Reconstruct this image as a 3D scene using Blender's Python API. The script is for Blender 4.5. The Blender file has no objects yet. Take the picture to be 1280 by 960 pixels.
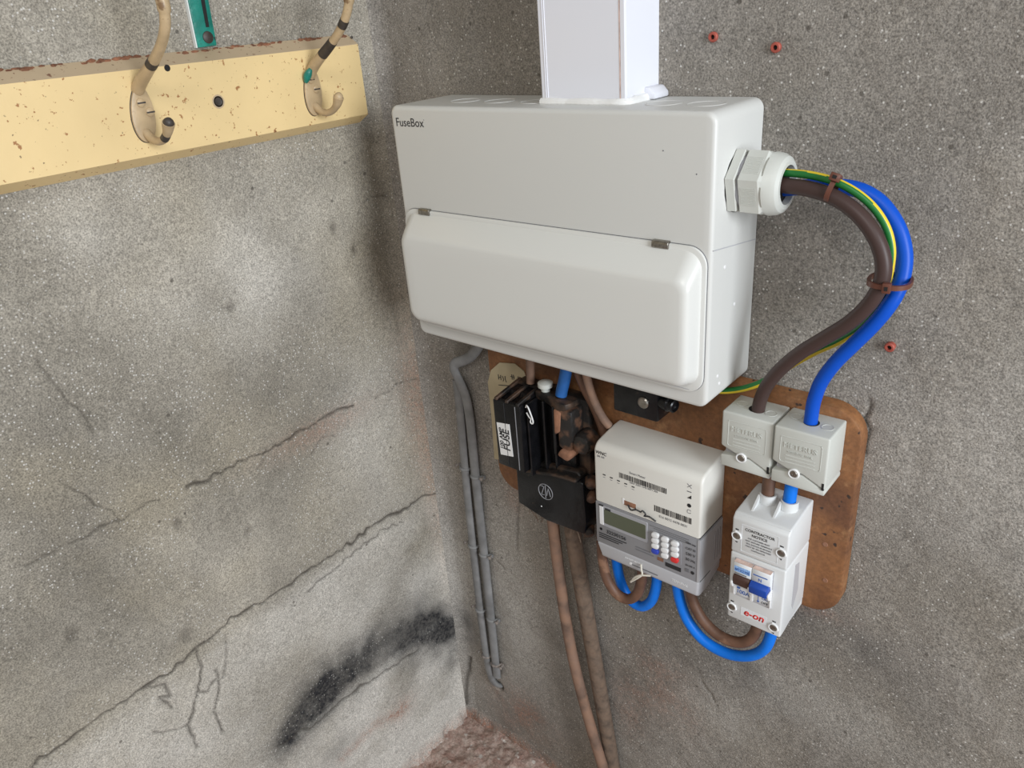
import bpy, bmesh, math, random
import numpy as np
from mathutils import Vector, Matrix
random.seed(4)
SC = bpy.context.scene
C = SC.collection

# ------------------------------------------------------------------ camera
cam_d = bpy.data.cameras.new('camera')
cam_d.sensor_width = 36.0
cam_d.lens = 976.0 / 1280.0 * 36.0
cam_d.clip_start = 0.02
cam = bpy.data.objects.new('camera', cam_d); C.objects.link(cam)
_r = Vector((0.76532145, 0.63921594, -0.07540599))
_u = Vector((-0.22812991, 0.37893551, 0.89686377))
_d = Vector((-0.60186362, 0.66918672, -0.43583175))
_m = Matrix((_r, _u, -_d)).transposed().to_4x4()
_m.translation = Vector((0.90765, -0.78101, 1.32389))
cam.matrix_world = _m
SC.camera = cam

# ------------------------------------------------------------------ light
SC.view_settings.view_transform = 'Standard'
SC.view_settings.look = 'None'
SC.view_settings.gamma = 1.0
SC.view_settings.use_curve_mapping = False
SC.view_settings.exposure = 0.05
W = bpy.data.worlds.new('world'); SC.world = W; W.use_nodes = True
_bg = W.node_tree.nodes['Background']
_bg.inputs[0].default_value = (1.0, 0.975, 0.94, 1)
_bg.inputs[1].default_value = 0.325
def area(name, loc, target, sx, sy, power, col):
    l = bpy.data.lights.new(name, 'AREA'); l.shape = 'RECTANGLE'; l.size = sx; l.size_y = sy
    l.energy = power; l.color = col
    o = bpy.data.objects.new(name, l); C.objects.link(o)
    o.location = loc
    o.rotation_euler = (Vector(target) - Vector(loc)).to_track_quat('-Z', 'Y').to_euler()
    return o
# daylight through the doorway on the right, and an added, unseen fill light high up behind the camera
area('doorway_daylight', (3.0, -0.95, 1.55), (0.2, -0.15, 1.0), 1.0, 1.5, 74, (0.88, 0.94, 1.0))
area('added_fill', (1.5, -2.3, 2.7), (0.3, 0.0, 0.9), 1.0, 0.8, 20, (1.0, 0.98, 0.95))

# ------------------------------------------------------------------ materials
def mat(name, col, rough=0.5, metal=0.0, var=0.0, vscale=30, bump=0.0, bscale=200, spots=None, sscale=60, sthr=0.62, ssoft=0.05, spec=0.5, rvar=0.0):
    m = bpy.data.materials.new(name); m.use_nodes = True
    nt = m.node_tree; N = nt.nodes; L = nt.links
    b = N['Principled BSDF']
    b.inputs['Roughness'].default_value = rough
    b.inputs['Metallic'].default_value = metal
    b.inputs['Specular IOR Level'].default_value = spec
    tc = N.new('ShaderNodeTexCoord')
    def noise(sc, det=4):
        n = N.new('ShaderNodeTexNoise'); n.inputs['Scale'].default_value = sc; n.inputs['Detail'].default_value = det
        L.new(tc.outputs['Object'], n.inputs['Vector']); return n
    base = N.new('ShaderNodeRGB'); base.outputs[0].default_value = (*col, 1)
    out = base.outputs[0]
    if var > 0:
        n = noise(vscale)
        r = N.new('ShaderNodeMapRange'); r.inputs[1].default_value = 0.3; r.inputs[2].default_value = 0.7
        r.inputs[3].default_value = 1 - var; r.inputs[4].default_value = 1 + var
        L.new(n.outputs[0], r.inputs[0])
        h = N.new('ShaderNodeHueSaturation'); L.new(out, h.inputs['Color']); L.new(r.outputs[0], h.inputs['Value'])
        out = h.outputs[0]
    if spots:
        n = noise(sscale, 5)
        r = N.new('ShaderNodeMapRange'); r.inputs[1].default_value = sthr; r.inputs[2].default_value = sthr + ssoft
        L.new(n.outputs[0], r.inputs[0])
        mx = N.new('ShaderNodeMixRGB'); mx.inputs[2].default_value = (*spots, 1)
        L.new(r.outputs[0], mx.inputs[0]); L.new(out, mx.inputs[1]); out = mx.outputs[0]
    L.new(out, b.inputs['Base Color'])
    if bump > 0:
        n = noise(bscale, 3)
        bp = N.new('ShaderNodeBump'); bp.inputs['Strength'].default_value = bump; bp.inputs['Distance'].default_value = 0.002
        L.new(n.outputs[0], bp.inputs['Height']); L.new(bp.outputs[0], b.inputs['Normal'])
    return m

M = {}
M['unit'] = mat('painted_steel', (0.61, 0.61, 0.585), 0.38, bump=0.05, bscale=900)
M['unit_cover'] = mat('cover_plastic', (0.66, 0.66, 0.63), 0.3)
M['trunk'] = mat('white_pvc', (0.76, 0.77, 0.83), 0.25)
M['seam'] = mat('dark_seam', (0.12, 0.09, 0.08), 0.8)
M['sealant'] = mat('sealant', (0.85, 0.85, 0.84), 0.3, bump=0.5, bscale=120)
M['ink'] = mat('black_ink', (0.02, 0.02, 0.022), 0.6)
M['grey_ink'] = mat('grey_ink', (0.16, 0.16, 0.17), 0.6)
M['metal'] = mat('clip_metal', (0.32, 0.30, 0.27), 0.3, 1.0, var=0.25, vscale=300)
M['steel'] = mat('bright_steel', (0.62, 0.62, 0.6), 0.3, 1.0)
M['gland'] = mat('gland_nylon', (0.56, 0.57, 0.53), 0.45)
M['dark'] = mat('dark_hole', (0.012, 0.011, 0.011), 0.9)
M['brown_pvc'] = mat('brown_pvc', (0.060, 0.036, 0.032), 0.42, spec=0.3)
M['blue_pvc'] = mat('blue_pvc', (0.002, 0.075, 0.50), 0.4, spec=0.25)
M['blue_bright'] = mat('blue_pvc_light', (0.005, 0.17, 0.72), 0.4, spec=0.25, var=0.08, vscale=60)
M['blue_dusty'] = mat('blue_pvc_dusty', (0.02, 0.105, 0.33), 0.55, var=0.2, vscale=60, spec=0.3)
M['green'] = mat('earth_green', (0.012, 0.16, 0.03), 0.4)
M['yellow'] = mat('earth_yellow', (0.75, 0.56, 0.03), 0.4)
M['tie'] = mat('brown_tie', (0.13, 0.045, 0.028), 0.4)
M['brown_tail'] = mat('dusty_brown_tail', (0.13, 0.065, 0.04), 0.55, var=0.3, vscale=50, spots=(0.24, 0.13, 0.08), sscale=35, sthr=0.58)
M['grey_cable'] = mat('grey_pvc', (0.20, 0.20, 0.20), 0.55, var=0.25, vscale=40)
M['supply'] = mat('old_sheath', (0.17, 0.105, 0.075), 0.75, var=0.4, vscale=28, spots=(0.25, 0.145, 0.095), sscale=40, sthr=0.4, ssoft=0.25, bump=0.3, bscale=200)
M['supply2'] = mat('old_armour', (0.12, 0.085, 0.062), 0.85, var=0.45, vscale=70, spots=(0.17, 0.115, 0.08), sscale=60, sthr=0.4, ssoft=0.25, bump=0.6, bscale=250)
M['clip_dirty'] = mat('dirty_clip', (0.22, 0.19, 0.17), 0.7, var=0.4, vscale=150)
M['block'] = mat('block_plastic', (0.54, 0.55, 0.51), 0.5)
M['iso'] = mat('switch_plastic', (0.66, 0.67, 0.67), 0.4)
M['iso2'] = mat('breaker_plastic', (0.72, 0.74, 0.76), 0.4)
M['dusty_pink'] = mat('brick_dusted_plastic', (0.62, 0.46, 0.40), 0.6, var=0.25, vscale=120)
M['meter_top'] = mat('meter_cream', (0.70, 0.685, 0.635), 0.42)
M['meter_panel'] = mat('meter_panel', (0.26, 0.26, 0.275), 0.22)
M['meter_low'] = mat('meter_grey', (0.44, 0.44, 0.46), 0.4)
M['lcd'] = mat('lcd_green', (0.088, 0.098, 0.062), 0.25)
M['lcd_bezel'] = mat('lcd_bezel', (0.34, 0.34, 0.36), 0.3)
M['white'] = mat('white_plastic', (0.74, 0.74, 0.74), 0.4)
M['red'] = mat('red_plastic', (0.62, 0.03, 0.03), 0.4)
M['key_blue'] = mat('key_blue', (0.03, 0.06, 0.42), 0.4)
M['red_ink'] = mat('red_ink', (0.65, 0.015, 0.01), 0.5)
M['blue_ink'] = mat('blue_ink', (0.05, 0.13, 0.42), 0.5)
M['pale_blue'] = mat('pale_blue_print', (0.25, 0.42, 0.72), 0.5, var=0.4, vscale=900)
M['toggle_brown'] = mat('toggle_brown', (0.065, 0.03, 0.022), 0.45)
M['toggle_blue'] = mat('toggle_blue', (0.008, 0.06, 0.36), 0.38)
M['bakelite'] = mat('bakelite', (0.006, 0.006, 0.007), 0.26, spec=0.35, var=0.4, vscale=60, bump=0.25, bscale=120, spots=(0.05, 0.035, 0.026), sscale=45, sthr=0.68)
M['bakelite_dusty'] = mat('dusty_bakelite', (0.014, 0.012, 0.011), 0.5, spec=0.3, spots=(0.12, 0.07, 0.045), sscale=40, sthr=0.45, ssoft=0.25, bump=0.3, bscale=150)
M['rust'] = mat('rusty_dust', (0.25, 0.12, 0.07), 0.9, var=0.4, vscale=60, spots=(0.03, 0.022, 0.018), sscale=40, sthr=0.6, bump=0.6, bscale=150)
M['rust_dark'] = mat('rust_stained_bakelite', (0.014, 0.012, 0.011), 0.45, spots=(0.17, 0.085, 0.05), sscale=55, sthr=0.46, ssoft=0.22, bump=0.5, bscale=130)
M['tag'] = mat('card', (0.42, 0.35, 0.225), 0.7, var=0.12, vscale=25)
M['label'] = mat('white_label', (0.75, 0.75, 0.74), 0.5)
M['seal_wire'] = mat('seal_wire', (0.62, 0.58, 0.50), 0.4)
M['plug'] = mat('red_plug', (0.36, 0.075, 0.05), 0.6, var=0.2, vscale=200)
M['hook'] = mat('hook_paint', (0.47, 0.345, 0.20), 0.4, var=0.15, vscale=60, spots=(0.20, 0.12, 0.06), sscale=55, sthr=0.66, bump=0.2, bscale=180)
M['hook_bare'] = mat('bare_iron', (0.045, 0.036, 0.03), 0.5, var=0.3, vscale=200)
M['teal'] = mat('green_paint', (0.012, 0.20, 0.155), 0.35, var=0.3, vscale=60, spots=(0.01, 0.06, 0.05), sscale=70, sthr=0.63, bump=0.4, bscale=150)
M['white_paint'] = mat('white_paint_edge', (0.7, 0.72, 0.7), 0.5)

def nodes_of(m):
    nt = m.node_tree
    return nt.nodes, nt.links, nt.nodes['Principled BSDF'], nt.nodes.new('ShaderNodeTexCoord')
def nmix(N, L, fac, a, b):
    x = N.new('ShaderNodeMixRGB')
    for s, i in ((fac, 0), (a, 1), (b, 2)):
        if hasattr(s, 'is_output'): L.new(s, x.inputs[i])
        elif i == 0: x.inputs[0].default_value = s
        else: x.inputs[i].default_value = (*s, 1)
    return x.outputs[0]
def nnoise(N, L, tc, sc, det=4, rough=0.5, dist=0.0):
    n = N.new('ShaderNodeTexNoise'); n.inputs['Scale'].default_value = sc; n.inputs['Detail'].default_value = det
    n.inputs['Roughness'].default_value = rough; n.inputs['Distortion'].default_value = dist
    L.new(tc.outputs['Object'], n.inputs['Vector']); return n.outputs[0]
def nrange(N, L, s, a, b, c=0.0, d=1.0):
    r = N.new('ShaderNodeMapRange'); L.new(s, r.inputs[0])
    for i, v in ((1, a), (2, b), (3, c), (4, d)): r.inputs[i].default_value = v
    return r.outputs[0]
def nmul(N, L, a, b, op='MULTIPLY'):
    x = N.new('ShaderNodeMath'); x.operation = op
    for s, i in ((a, 0), (b, 1)):
        if hasattr(s, 'is_output'): L.new(s, x.inputs[i])
        else: x.inputs[i].default_value = s
    return x.outputs[0]

def wall_mat(name, dark, light, warm, pale):
    """sandy cement render: grain, glints, blotches; vertex attributes carry stains plus some painted light and shade"""
    m = bpy.data.materials.new(name); m.use_nodes = True
    N, L, b, tc = nodes_of(m)
    b.inputs['Roughness'].default_value = 0.85; b.inputs['Specular IOR Level'].default_value = 0.25
    def attr(n):
        a = N.new('ShaderNodeAttribute'); a.attribute_name = n; return a.outputs['Fac']
    big = nnoise(N, L, tc, 3.2, 6, 0.6, 0.4)
    med = nnoise(N, L, tc, 13, 6, 0.62)
    grain = nnoise(N, L, tc, 520, 2, 0.6)
    grain2 = nnoise(N, L, tc, 150, 4, 0.7)
    t = nmul(N, L, nrange(N, L, big, 0.33, 0.67), nrange(N, L, med, 0.25, 0.75, 0.55, 1.2))
    col = nmix(N, L, t, dark, light)
    warmf = nrange(N, L, nnoise(N, L, tc, 5.3, 4, 0.5), 0.48, 0.7, 0, 0.6)
    col = nmix(N, L, warmf, col, warm)
    col = nmix(N, L, attr('pale'), col, pale)
    rustn = nmul(N, L, attr('rust'), nrange(N, L, grain2, 0.3, 0.65))
    col = nmix(N, L, rustn, col, (0.30, 0.15, 0.10))
    soot_shade_n = nmul(N, L, attr('soot_shade'), nrange(N, L, grain2, 0.2, 0.7, 0.75, 1.1))
    col = nmix(N, L, soot_shade_n, col, (0.022, 0.022, 0.024))
    # grain contrast
    g = nrange(N, L, grain, 0.28, 0.72, 0.52, 1.42)
    g2 = nrange(N, L, grain2, 0.3, 0.7, 0.82, 1.16)
    h = N.new('ShaderNodeHueSaturation'); L.new(col, h.inputs['Color'])
    L.new(nmul(N, L, g, g2), h.inputs['Value']); col = h.outputs[0]
    # bright sand glints
    v = N.new('ShaderNodeTexVoronoi'); v.inputs['Scale'].default_value = 230
    L.new(tc.outputs['Object'], v.inputs['Vector'])
    sep = N.new('ShaderNodeSeparateColor'); L.new(v.outputs['Color'], sep.inputs[0])
    gl = nmul(N, L, nrange(N, L, v.outputs['Distance'], 0.16, 0.30, 1, 0), nrange(N, L, sep.outputs[0], 0.78, 0.86))
    gl = nmul(N, L, gl, nrange(N, L, attr('pale'), 0, 1, 0.85, 0.25))
    col = nmix(N, L, gl, col, (0.62, 0.60, 0.56))
    # pits
    v2 = N.new('ShaderNodeTexVoronoi'); v2.inputs['Scale'].default_value = 60
    L.new(tc.outputs['Object'], v2.inputs['Vector'])
    sep2 = N.new('ShaderNodeSeparateColor'); L.new(v2.outputs['Color'], sep2.inputs[0])
    pit = nmul(N, L, nrange(N, L, v2.outputs['Distance'], 0.10, 0.17, 1, 0), nrange(N, L, sep2.outputs[1], 0.955, 0.965))
    col = nmix(N, L, nmul(N, L, pit, 0.7), col, (0.07, 0.06, 0.05))
    col = nmix(N, L, nmul(N, L, attr('crack'), 0.85), col, (0.045, 0.037, 0.03))
    L.new(col, b.inputs['Base Color'])
    hgt = nmul(N, L, nmul(N, L, grain, 0.6), nmul(N, L, grain2, 1.3), 'ADD')
    bp = N.new('ShaderNodeBump'); bp.inputs['Strength'].default_value = 0.55; bp.inputs['Distance'].default_value = 0.0016
    L.new(hgt, bp.inputs['Height']); L.new(bp.outputs[0], b.inputs['Normal'])
    return m
M['wall_left'] = wall_mat('render_left', (0.212, 0.192, 0.158), (0.445, 0.408, 0.345), (0.34, 0.298, 0.222), (0.57, 0.54, 0.49))
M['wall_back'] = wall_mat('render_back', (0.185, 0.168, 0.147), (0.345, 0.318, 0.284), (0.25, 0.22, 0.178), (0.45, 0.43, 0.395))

def floor_mat():
    m = bpy.data.materials.new('rubble_floor'); m.use_nodes = True
    N, L, b, tc = nodes_of(m); b.inputs['Roughness'].default_value = 0.95; b.inputs['Specular IOR Level'].default_value = 0.15
    a = nnoise(N, L, tc, 45, 6, 0.65); c = nnoise(N, L, tc, 230, 4, 0.7)
    col = nmix(N, L, nrange(N, L, a, 0.35, 0.65), (0.34, 0.215, 0.175), (0.47, 0.375, 0.32))
    col = nmix(N, L, nrange(N, L, nnoise(N, L, tc, 55, 3), 0.62, 0.68), col, (0.58, 0.52, 0.47))
    h = N.new('ShaderNodeHueSaturation'); L.new(col, h.inputs['Color']); L.new(nrange(N, L, c, 0.25, 0.75, 0.55, 1.4), h.inputs['Value'])
    L.new(h.outputs[0], b.inputs['Base Color'])
    bp = N.new('ShaderNodeBump'); bp.inputs['Strength'].default_value = 0.8; bp.inputs['Distance'].default_value = 0.004
    L.new(c, bp.inputs['Height']); L.new(bp.outputs[0], b.inputs['Normal'])
    return m
M['floor'] = floor_mat()

def board_mat():
    m = bpy.data.materials.new('fibreboard'); m.use_nodes = True
    N, L, b, tc = nodes_of(m); b.inputs['Roughness'].default_value = 0.6
    a = nnoise(N, L, tc, 9, 5, 0.6); f = nnoise(N, L, tc, 160, 4, 0.7)
    col = nmix(N, L, nrange(N, L, a, 0.35, 0.65), (0.125, 0.052, 0.024), (0.27, 0.115, 0.040))
    col = nmix(N, L, nrange(N, L, nnoise(N, L, tc, 30, 6, 0.7), 0.56, 0.70, 0, 0.6), col, (0.34, 0.18, 0.08))
    col = nmix(N, L, nrange(N, L, nnoise(N, L, tc, 75, 2), 0.68, 0.72), col, (0.035, 0.02, 0.014))
    h = N.new('ShaderNodeHueSaturation'); L.new(col, h.inputs['Color']); L.new(nrange(N, L, f, 0.3, 0.7, 0.75, 1.25), h.inputs['Value'])
    L.new(h.outputs[0], b.inputs['Base Color'])
    bp = N.new('ShaderNodeBump'); bp.inputs['Strength'].default_value = 0.25; bp.inputs['Distance'].default_value = 0.001
    L.new(f, bp.inputs['Height']); L.new(bp.outputs[0], b.inputs['Normal'])
    return m
M['board'] = board_mat()

def rail_mat(name, base, dirt):
    m = bpy.data.materials.new(name); m.use_nodes = True
    N, L, b, tc = nodes_of(m); b.inputs['Roughness'].default_value = 0.45
    col = nmix(N, L, nrange(N, L, nnoise(N, L, tc, 7, 4), 0.35, 0.7, 0, 1), base, tuple(c * 0.86 for c in base))
    st = nnoise(N, L, tc, 150, 3, 0.6)
    col = nmix(N, L, nrange(N, L, st, 0.648, 0.69), col, dirt)
    st2 = nnoise(N, L, tc, 190, 2, 0.6)
    col = nmix(N, L, nrange(N, L, st2, 0.70, 0.75, 0, 0.8), col, (0.10, 0.055, 0.03))
    L.new(col, b.inputs['Base Color'])
    bp = N.new('ShaderNodeBump'); bp.inputs['Strength'].default_value = 0.2; bp.inputs['Distance'].default_value = 0.001
    L.new(nnoise(N, L, tc, 90, 4), bp.inputs['Height']); L.new(bp.outputs[0], b.inputs['Normal'])
    return m
M['rail'] = rail_mat('cream_gloss', (0.80, 0.60, 0.30), (0.36, 0.17, 0.06))
M['rail_top'] = rail_mat('dusty_cream', (0.52, 0.40, 0.26), (0.20, 0.10, 0.06))
M['chips'] = mat('rust_crumbs', (0.20, 0.085, 0.045), 0.9, var=0.5, vscale=120)

# ------------------------------------------------------------------ mesh helpers
ROOT = {}
def finish(me, mats, smooth):
    for x in (mats if isinstance(mats, (list, tuple)) else [mats]): me.materials.append(M[x])
    if smooth is not None:
        me.polygons.foreach_set('use_smooth', [True] * len(me.polygons))
        me.set_sharp_from_angle(angle=math.radians(smooth))
def obj(name, bm, mats, parent=None, origin=None, smooth=35):
    """links a bmesh in world coordinates as one mesh object, local to its thing's base"""
    if parent is not None: org = ROOT[parent]
    else: org = Vector(origin) if origin is not None else Vector((0, 0, 0))
    bmesh.ops.translate(bm, vec=-org, verts=bm.verts[:])
    bmesh.ops.recalc_face_normals(bm, faces=bm.faces[:])
    me = bpy.data.meshes.new(name); bm.to_mesh(me); bm.free()
    finish(me, mats, smooth)
    o = bpy.data.objects.new(name, me); C.objects.link(o)
    if parent is not None: o.parent = parent
    else: o.location = org
    ROOT[o] = org
    return o
def tag(o, label, cat, group=None):
    o['label'] = label; o['category'] = cat
    if group: o['group'] = group
    return o
def thing(name, label, cat, loc, group=None):
    o = bpy.data.objects.new(name, None); C.objects.link(o); o.location = loc; o.empty_display_size = 0.02
    ROOT[o] = Vector(loc)
    return tag(o, label, cat, group)
def prism(poly, axis, a, b, bevel=0.0, seg=3, bm=None, only=None):
    """polygon extruded along an axis from a to b; poly coordinates are the other two axes in xyz order"""
    new = bmesh.new()
    def P(p, t):
        if axis == 'y': return (p[0], t, p[1])
        if axis == 'x': return (t, p[0], p[1])
        return (p[0], p[1], t)
    va = [new.verts.new(P(p, a)) for p in poly]; vb = [new.verts.new(P(p, b)) for p in poly]
    n = len(poly)
    new.faces.new(va); new.faces.new(vb[::-1])
    for i in range(n): new.faces.new((va[i], vb[i], vb[(i + 1) % n], va[(i + 1) % n]))
    bmesh.ops.recalc_face_normals(new, faces=new.faces[:])
    if bevel > 0:
        es = [e for e in new.edges if only is None or only(e)]
        bmesh.ops.bevel(new, geom=es, offset=bevel, segments=seg, profile=0.5, affect='EDGES', clamp_overlap=True)
    return merge(bm, new)
def merge(bm, new):
    if bm is None: return new
    me = bpy.data.meshes.new('t'); new.to_mesh(me); new.free(); bm.from_mesh(me); bpy.data.meshes.remove(me)
    return bm
def box(x0, x1, y0, y1, z0, z1, bevel=0.0, seg=3, bm=None):
    return prism([(x0, z0), (x1, z0), (x1, z1), (x0, z1)], 'y', y0, y1, bevel, seg, bm)
def rrect(x0, x1, z0, z1, r, n=6):
    out = []
    for cx, cz, a0 in ((x1 - r, z1 - r, 0), (x0 + r, z1 - r, 90), (x0 + r, z0 + r, 180), (x1 - r, z0 + r, 270)):
        for k in range(n + 1):
            a = math.radians(a0 + 90 * k / n); out.append((cx + r * math.cos(a), cz + r * math.sin(a)))
    return out
def loft(loops, cap0=True, cap1=True, bm=None):
    """skins a list of equally long closed 3-D loops"""
    new = bmesh.new(); V = [[new.verts.new(p) for p in l] for l in loops]; n = len(loops[0])
    for a, b in zip(V, V[1:]):
        for i in range(n): new.faces.new((a[i], a[(i + 1) % n], b[(i + 1) % n], b[i]))
    if cap0: new.faces.new(V[0][::-1])
    if cap1: new.faces.new(V[-1])
    return merge(bm, new)
def lathe(profile, origin, axis, n=24, bm=None, hexed=()):
    """profile: (distance along axis, radius); stations whose index is in hexed are hexagonal"""
    ax = Vector(axis).normalized(); s = ax.orthogonal().normalized(); t = ax.cross(s); o = Vector(origin)
    loops = []
    for i, (d, r) in enumerate(profile):
        l = []
        for k in range(n):
            a = 2 * math.pi * k / n; rr = max(r, 1e-5)
            if i in hexed:
                b = (a % (math.pi / 3)) - math.pi / 6; rr = r * math.cos(math.pi / 6) / math.cos(b)
            l.append(o + ax * d + (s * math.cos(a) + t * math.sin(a)) * rr)
        loops.append(l)
    return loft(loops, True, True, bm)
def spline(pts, step=0.004):
    P = [Vector(p) for p in pts]; P = [P[0] * 2 - P[1]] + P + [P[-1] * 2 - P[-2]]
    out = []
    for i in range(1, len(P) - 2):
        p0, p1, p2, p3 = P[i - 1:i + 3]; k = max(2, int((p2 - p1).length / step))
        for j in range(k):
            t = j / k
            out.append(0.5 * ((2 * p1) + (p2 - p0) * t + (2 * p0 - 5 * p1 + 4 * p2 - p3) * t * t + (3 * p1 - p0 - 3 * p2 + p3) * t ** 3))
    out.append(P[-2]); return out
def smoothed(pts, it=1):
    P = [Vector(p) for p in pts]
    for _ in range(it):
        P = [P[0]] + [(P[i - 1] + P[i] * 2 + P[i + 1]) / 4 for i in range(1, len(P) - 1)] + [P[-1]]
    return P
def tube(pts, r, n=14, step=0.004, bm=None, flat=1.0, stripe=None, sm=1, flat_dir=None):
    path = spline(smoothed(pts, sm), step)
    N = len(path); T = [(path[min(i + 1, N - 1)] - path[max(i - 1, 0)]).normalized() for i in range(N)]
    s = T[0].orthogonal().normalized() if flat_dir is None else (Vector(flat_dir) - T[0] * T[0].dot(Vector(flat_dir))).normalized()
    loops = []
    for i in range(N):
        s = (s - T[i] * s.dot(T[i])).normalized(); t = T[i].cross(s)
        rr = r(i / (N - 1)) if callable(r) else r
        loops.append([path[i] + (s * math.cos(2 * math.pi * k / n) * flat + t * math.sin(2 * math.pi * k / n)) * rr for k in range(n)])
    new = loft(loops)
    if stripe:
        new.faces.ensure_lookup_table()
        for i in range(N - 1):
            for k in range(n):
                f = new.faces[i * n + k]; c = f.calc_center_median(); m_ = (path[i] + path[i + 1]) / 2
                if stripe(i / (N - 1), (*(c - m_), m_.x, m_.z)): f.material_index = 1
    return merge(bm, new)
def text(name, body, width, mats, parent, loc, rot=(math.pi / 2, 0, 0), depth=0.0002, shear=0.0, bold=0.0, center=True):
    cu = bpy.data.curves.new('t', 'FONT'); cu.body = body; cu.size = 1; cu.align_x = 'CENTER' if center else 'LEFT'
    cu.shear = shear; cu.offset = bold; cu.resolution_u = 3
    t = bpy.data.objects.new('t', cu); C.objects.link(t)
    bpy.context.view_layer.update()
    me = bpy.data.meshes.new_from_object(t.evaluated_get(bpy.context.evaluated_depsgraph_get()))
    bpy.data.objects.remove(t); bpy.data.curves.remove(cu)
    xs = [v.co.x for v in me.vertices]; w = max(xs) - min(xs); k = width / w
    bm = bmesh.new(); bm.from_mesh(me); bpy.data.meshes.remove(me)
    bmesh.ops.scale(bm, vec=(k, k, k), verts=bm.verts[:])
    r = bmesh.ops.extrude_face_region(bm, geom=bm.faces[:])
    bmesh.ops.translate(bm, vec=(0, 0, depth), verts=[v for v in r['geom'] if isinstance(v, bmesh.types.BMVert)])
    from mathutils import Euler
    bmesh.ops.transform(bm, matrix=Matrix.Translation(Vector(loc)) @ Euler(rot).to_matrix().to_4x4(), verts=bm.verts[:])
    return obj(name, bm, mats, parent, smooth=None)
FLAT = (math.pi / 2, 0, 0)

# ------------------------------------------------------------------ walls and floor
rng = np.random.default_rng(11)
def vnoise(u, v, freq, seed):
    g = np.random.default_rng(seed).random((256, 256))
    x = u * freq + 37.3; y = v * freq + 91.7
    xi = np.floor(x).astype(int); yi = np.floor(y).astype(int); fx = x - xi; fy = y - yi
    fx = fx * fx * (3 - 2 * fx); fy = fy * fy * (3 - 2 * fy)
    a = g[xi % 256, yi % 256]; b = g[(xi + 1) % 256, yi % 256]; c = g[xi % 256, (yi + 1) % 256]; d = g[(xi + 1) % 256, (yi + 1) % 256]
    return (a * (1 - fx) + b * fx) * (1 - fy) + (c * (1 - fx) + d * fx) * fy - 0.5
def fbm(u, v, freq, octv, seed, gain=0.5):
    s = 0; a = 1.0
    for k in range(octv): s = s + a * vnoise(u, v, freq * 2 ** k, seed + k); a *= gain
    return s
def axis_pts(a, fine_end, step, far, coarse=0.06):
    p = list(np.arange(a, fine_end, step)); s = step
    while p[-1] < far: s = min(s * 1.25, coarse); p.append(p[-1] + s)
    return np.array(p)
def polydist(U, V, pts, seed, jit=0.0022, step=0.009, pad=0.05):
    """distance of grid points to a wandering line through pts, and position along it"""
    r = np.random.default_rng(seed); q = []
    for (a, b), (c, d) in zip(pts, pts[1:]):
        k = max(1, int(math.hypot(c - a, d - b) / step))
        for j in range(k): q.append((a + (c - a) * j / k + r.normal(0, jit * 0.35), b + (d - b) * j / k + r.normal(0, jit)))
    q.append(pts[-1]); q = np.array(q)
    D = np.full(U.shape, 9.0)
    for i in range(len(q) - 1):
        a, b = q[i], q[i + 1]
        sel = (U > min(a[0], b[0]) - pad) & (U < max(a[0], b[0]) + pad) & (V > min(a[1], b[1]) - pad) & (V < max(a[1], b[1]) + pad)
        if not sel.any(): continue
        e = b - a; pu = U[sel] - a[0]; pv = V[sel] - a[1]; t = np.clip((pu * e[0] + pv * e[1]) / (e @ e + 1e-12), 0, 1)
        D[sel] = np.minimum(D[sel], np.hypot(pu - t * e[0], pv - t * e[1]))
    return D
def grid_object(name, P, attrs, material):
    nu, nv = P.shape[:2]
    idx = np.arange(nu * nv).reshape(nu, nv)
    quads = np.stack([idx[:-1, :-1], idx[1:, :-1], idx[1:, 1:], idx[:-1, 1:]], -1).reshape(-1, 4)
    me = bpy.data.meshes.new(name)
    me.vertices.add(nu * nv); me.vertices.foreach_set('co', P.reshape(-1).astype(np.float32))
    me.loops.add(quads.size); me.loops.foreach_set('vertex_index', quads.reshape(-1).astype(np.int32))
    me.polygons.add(len(quads)); me.polygons.foreach_set('loop_start', np.arange(0, quads.size, 4, dtype=np.int32))
    me.polygons.foreach_set('use_smooth', np.ones(len(quads), dtype=bool))
    me.update(calc_edges=True)
    for k, v in attrs.items():
        a = me.attributes.new(k, 'FLOAT', 'POINT'); a.data.foreach_set('value', v.reshape(-1).astype(np.float32))
    me.materials.append(M[material])
    o = bpy.data.objects.new(name, me); C.objects.link(o); o['kind'] = 'structure'
    return o
RF = 0.035                                   # rounded inner corner of the render
def fillet(d): return np.where(d < RF, RF - np.sqrt(np.maximum(RF * RF - (RF - d) ** 2, 0)), 0)
Z = axis_pts(-0.06, 1.40, 0.0024, 2.5)
def blob(u, v, cu, cv, ru, rv): return np.exp(-(((u - cu) / ru) ** 2 + ((v - cv) / rv) ** 2))

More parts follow.
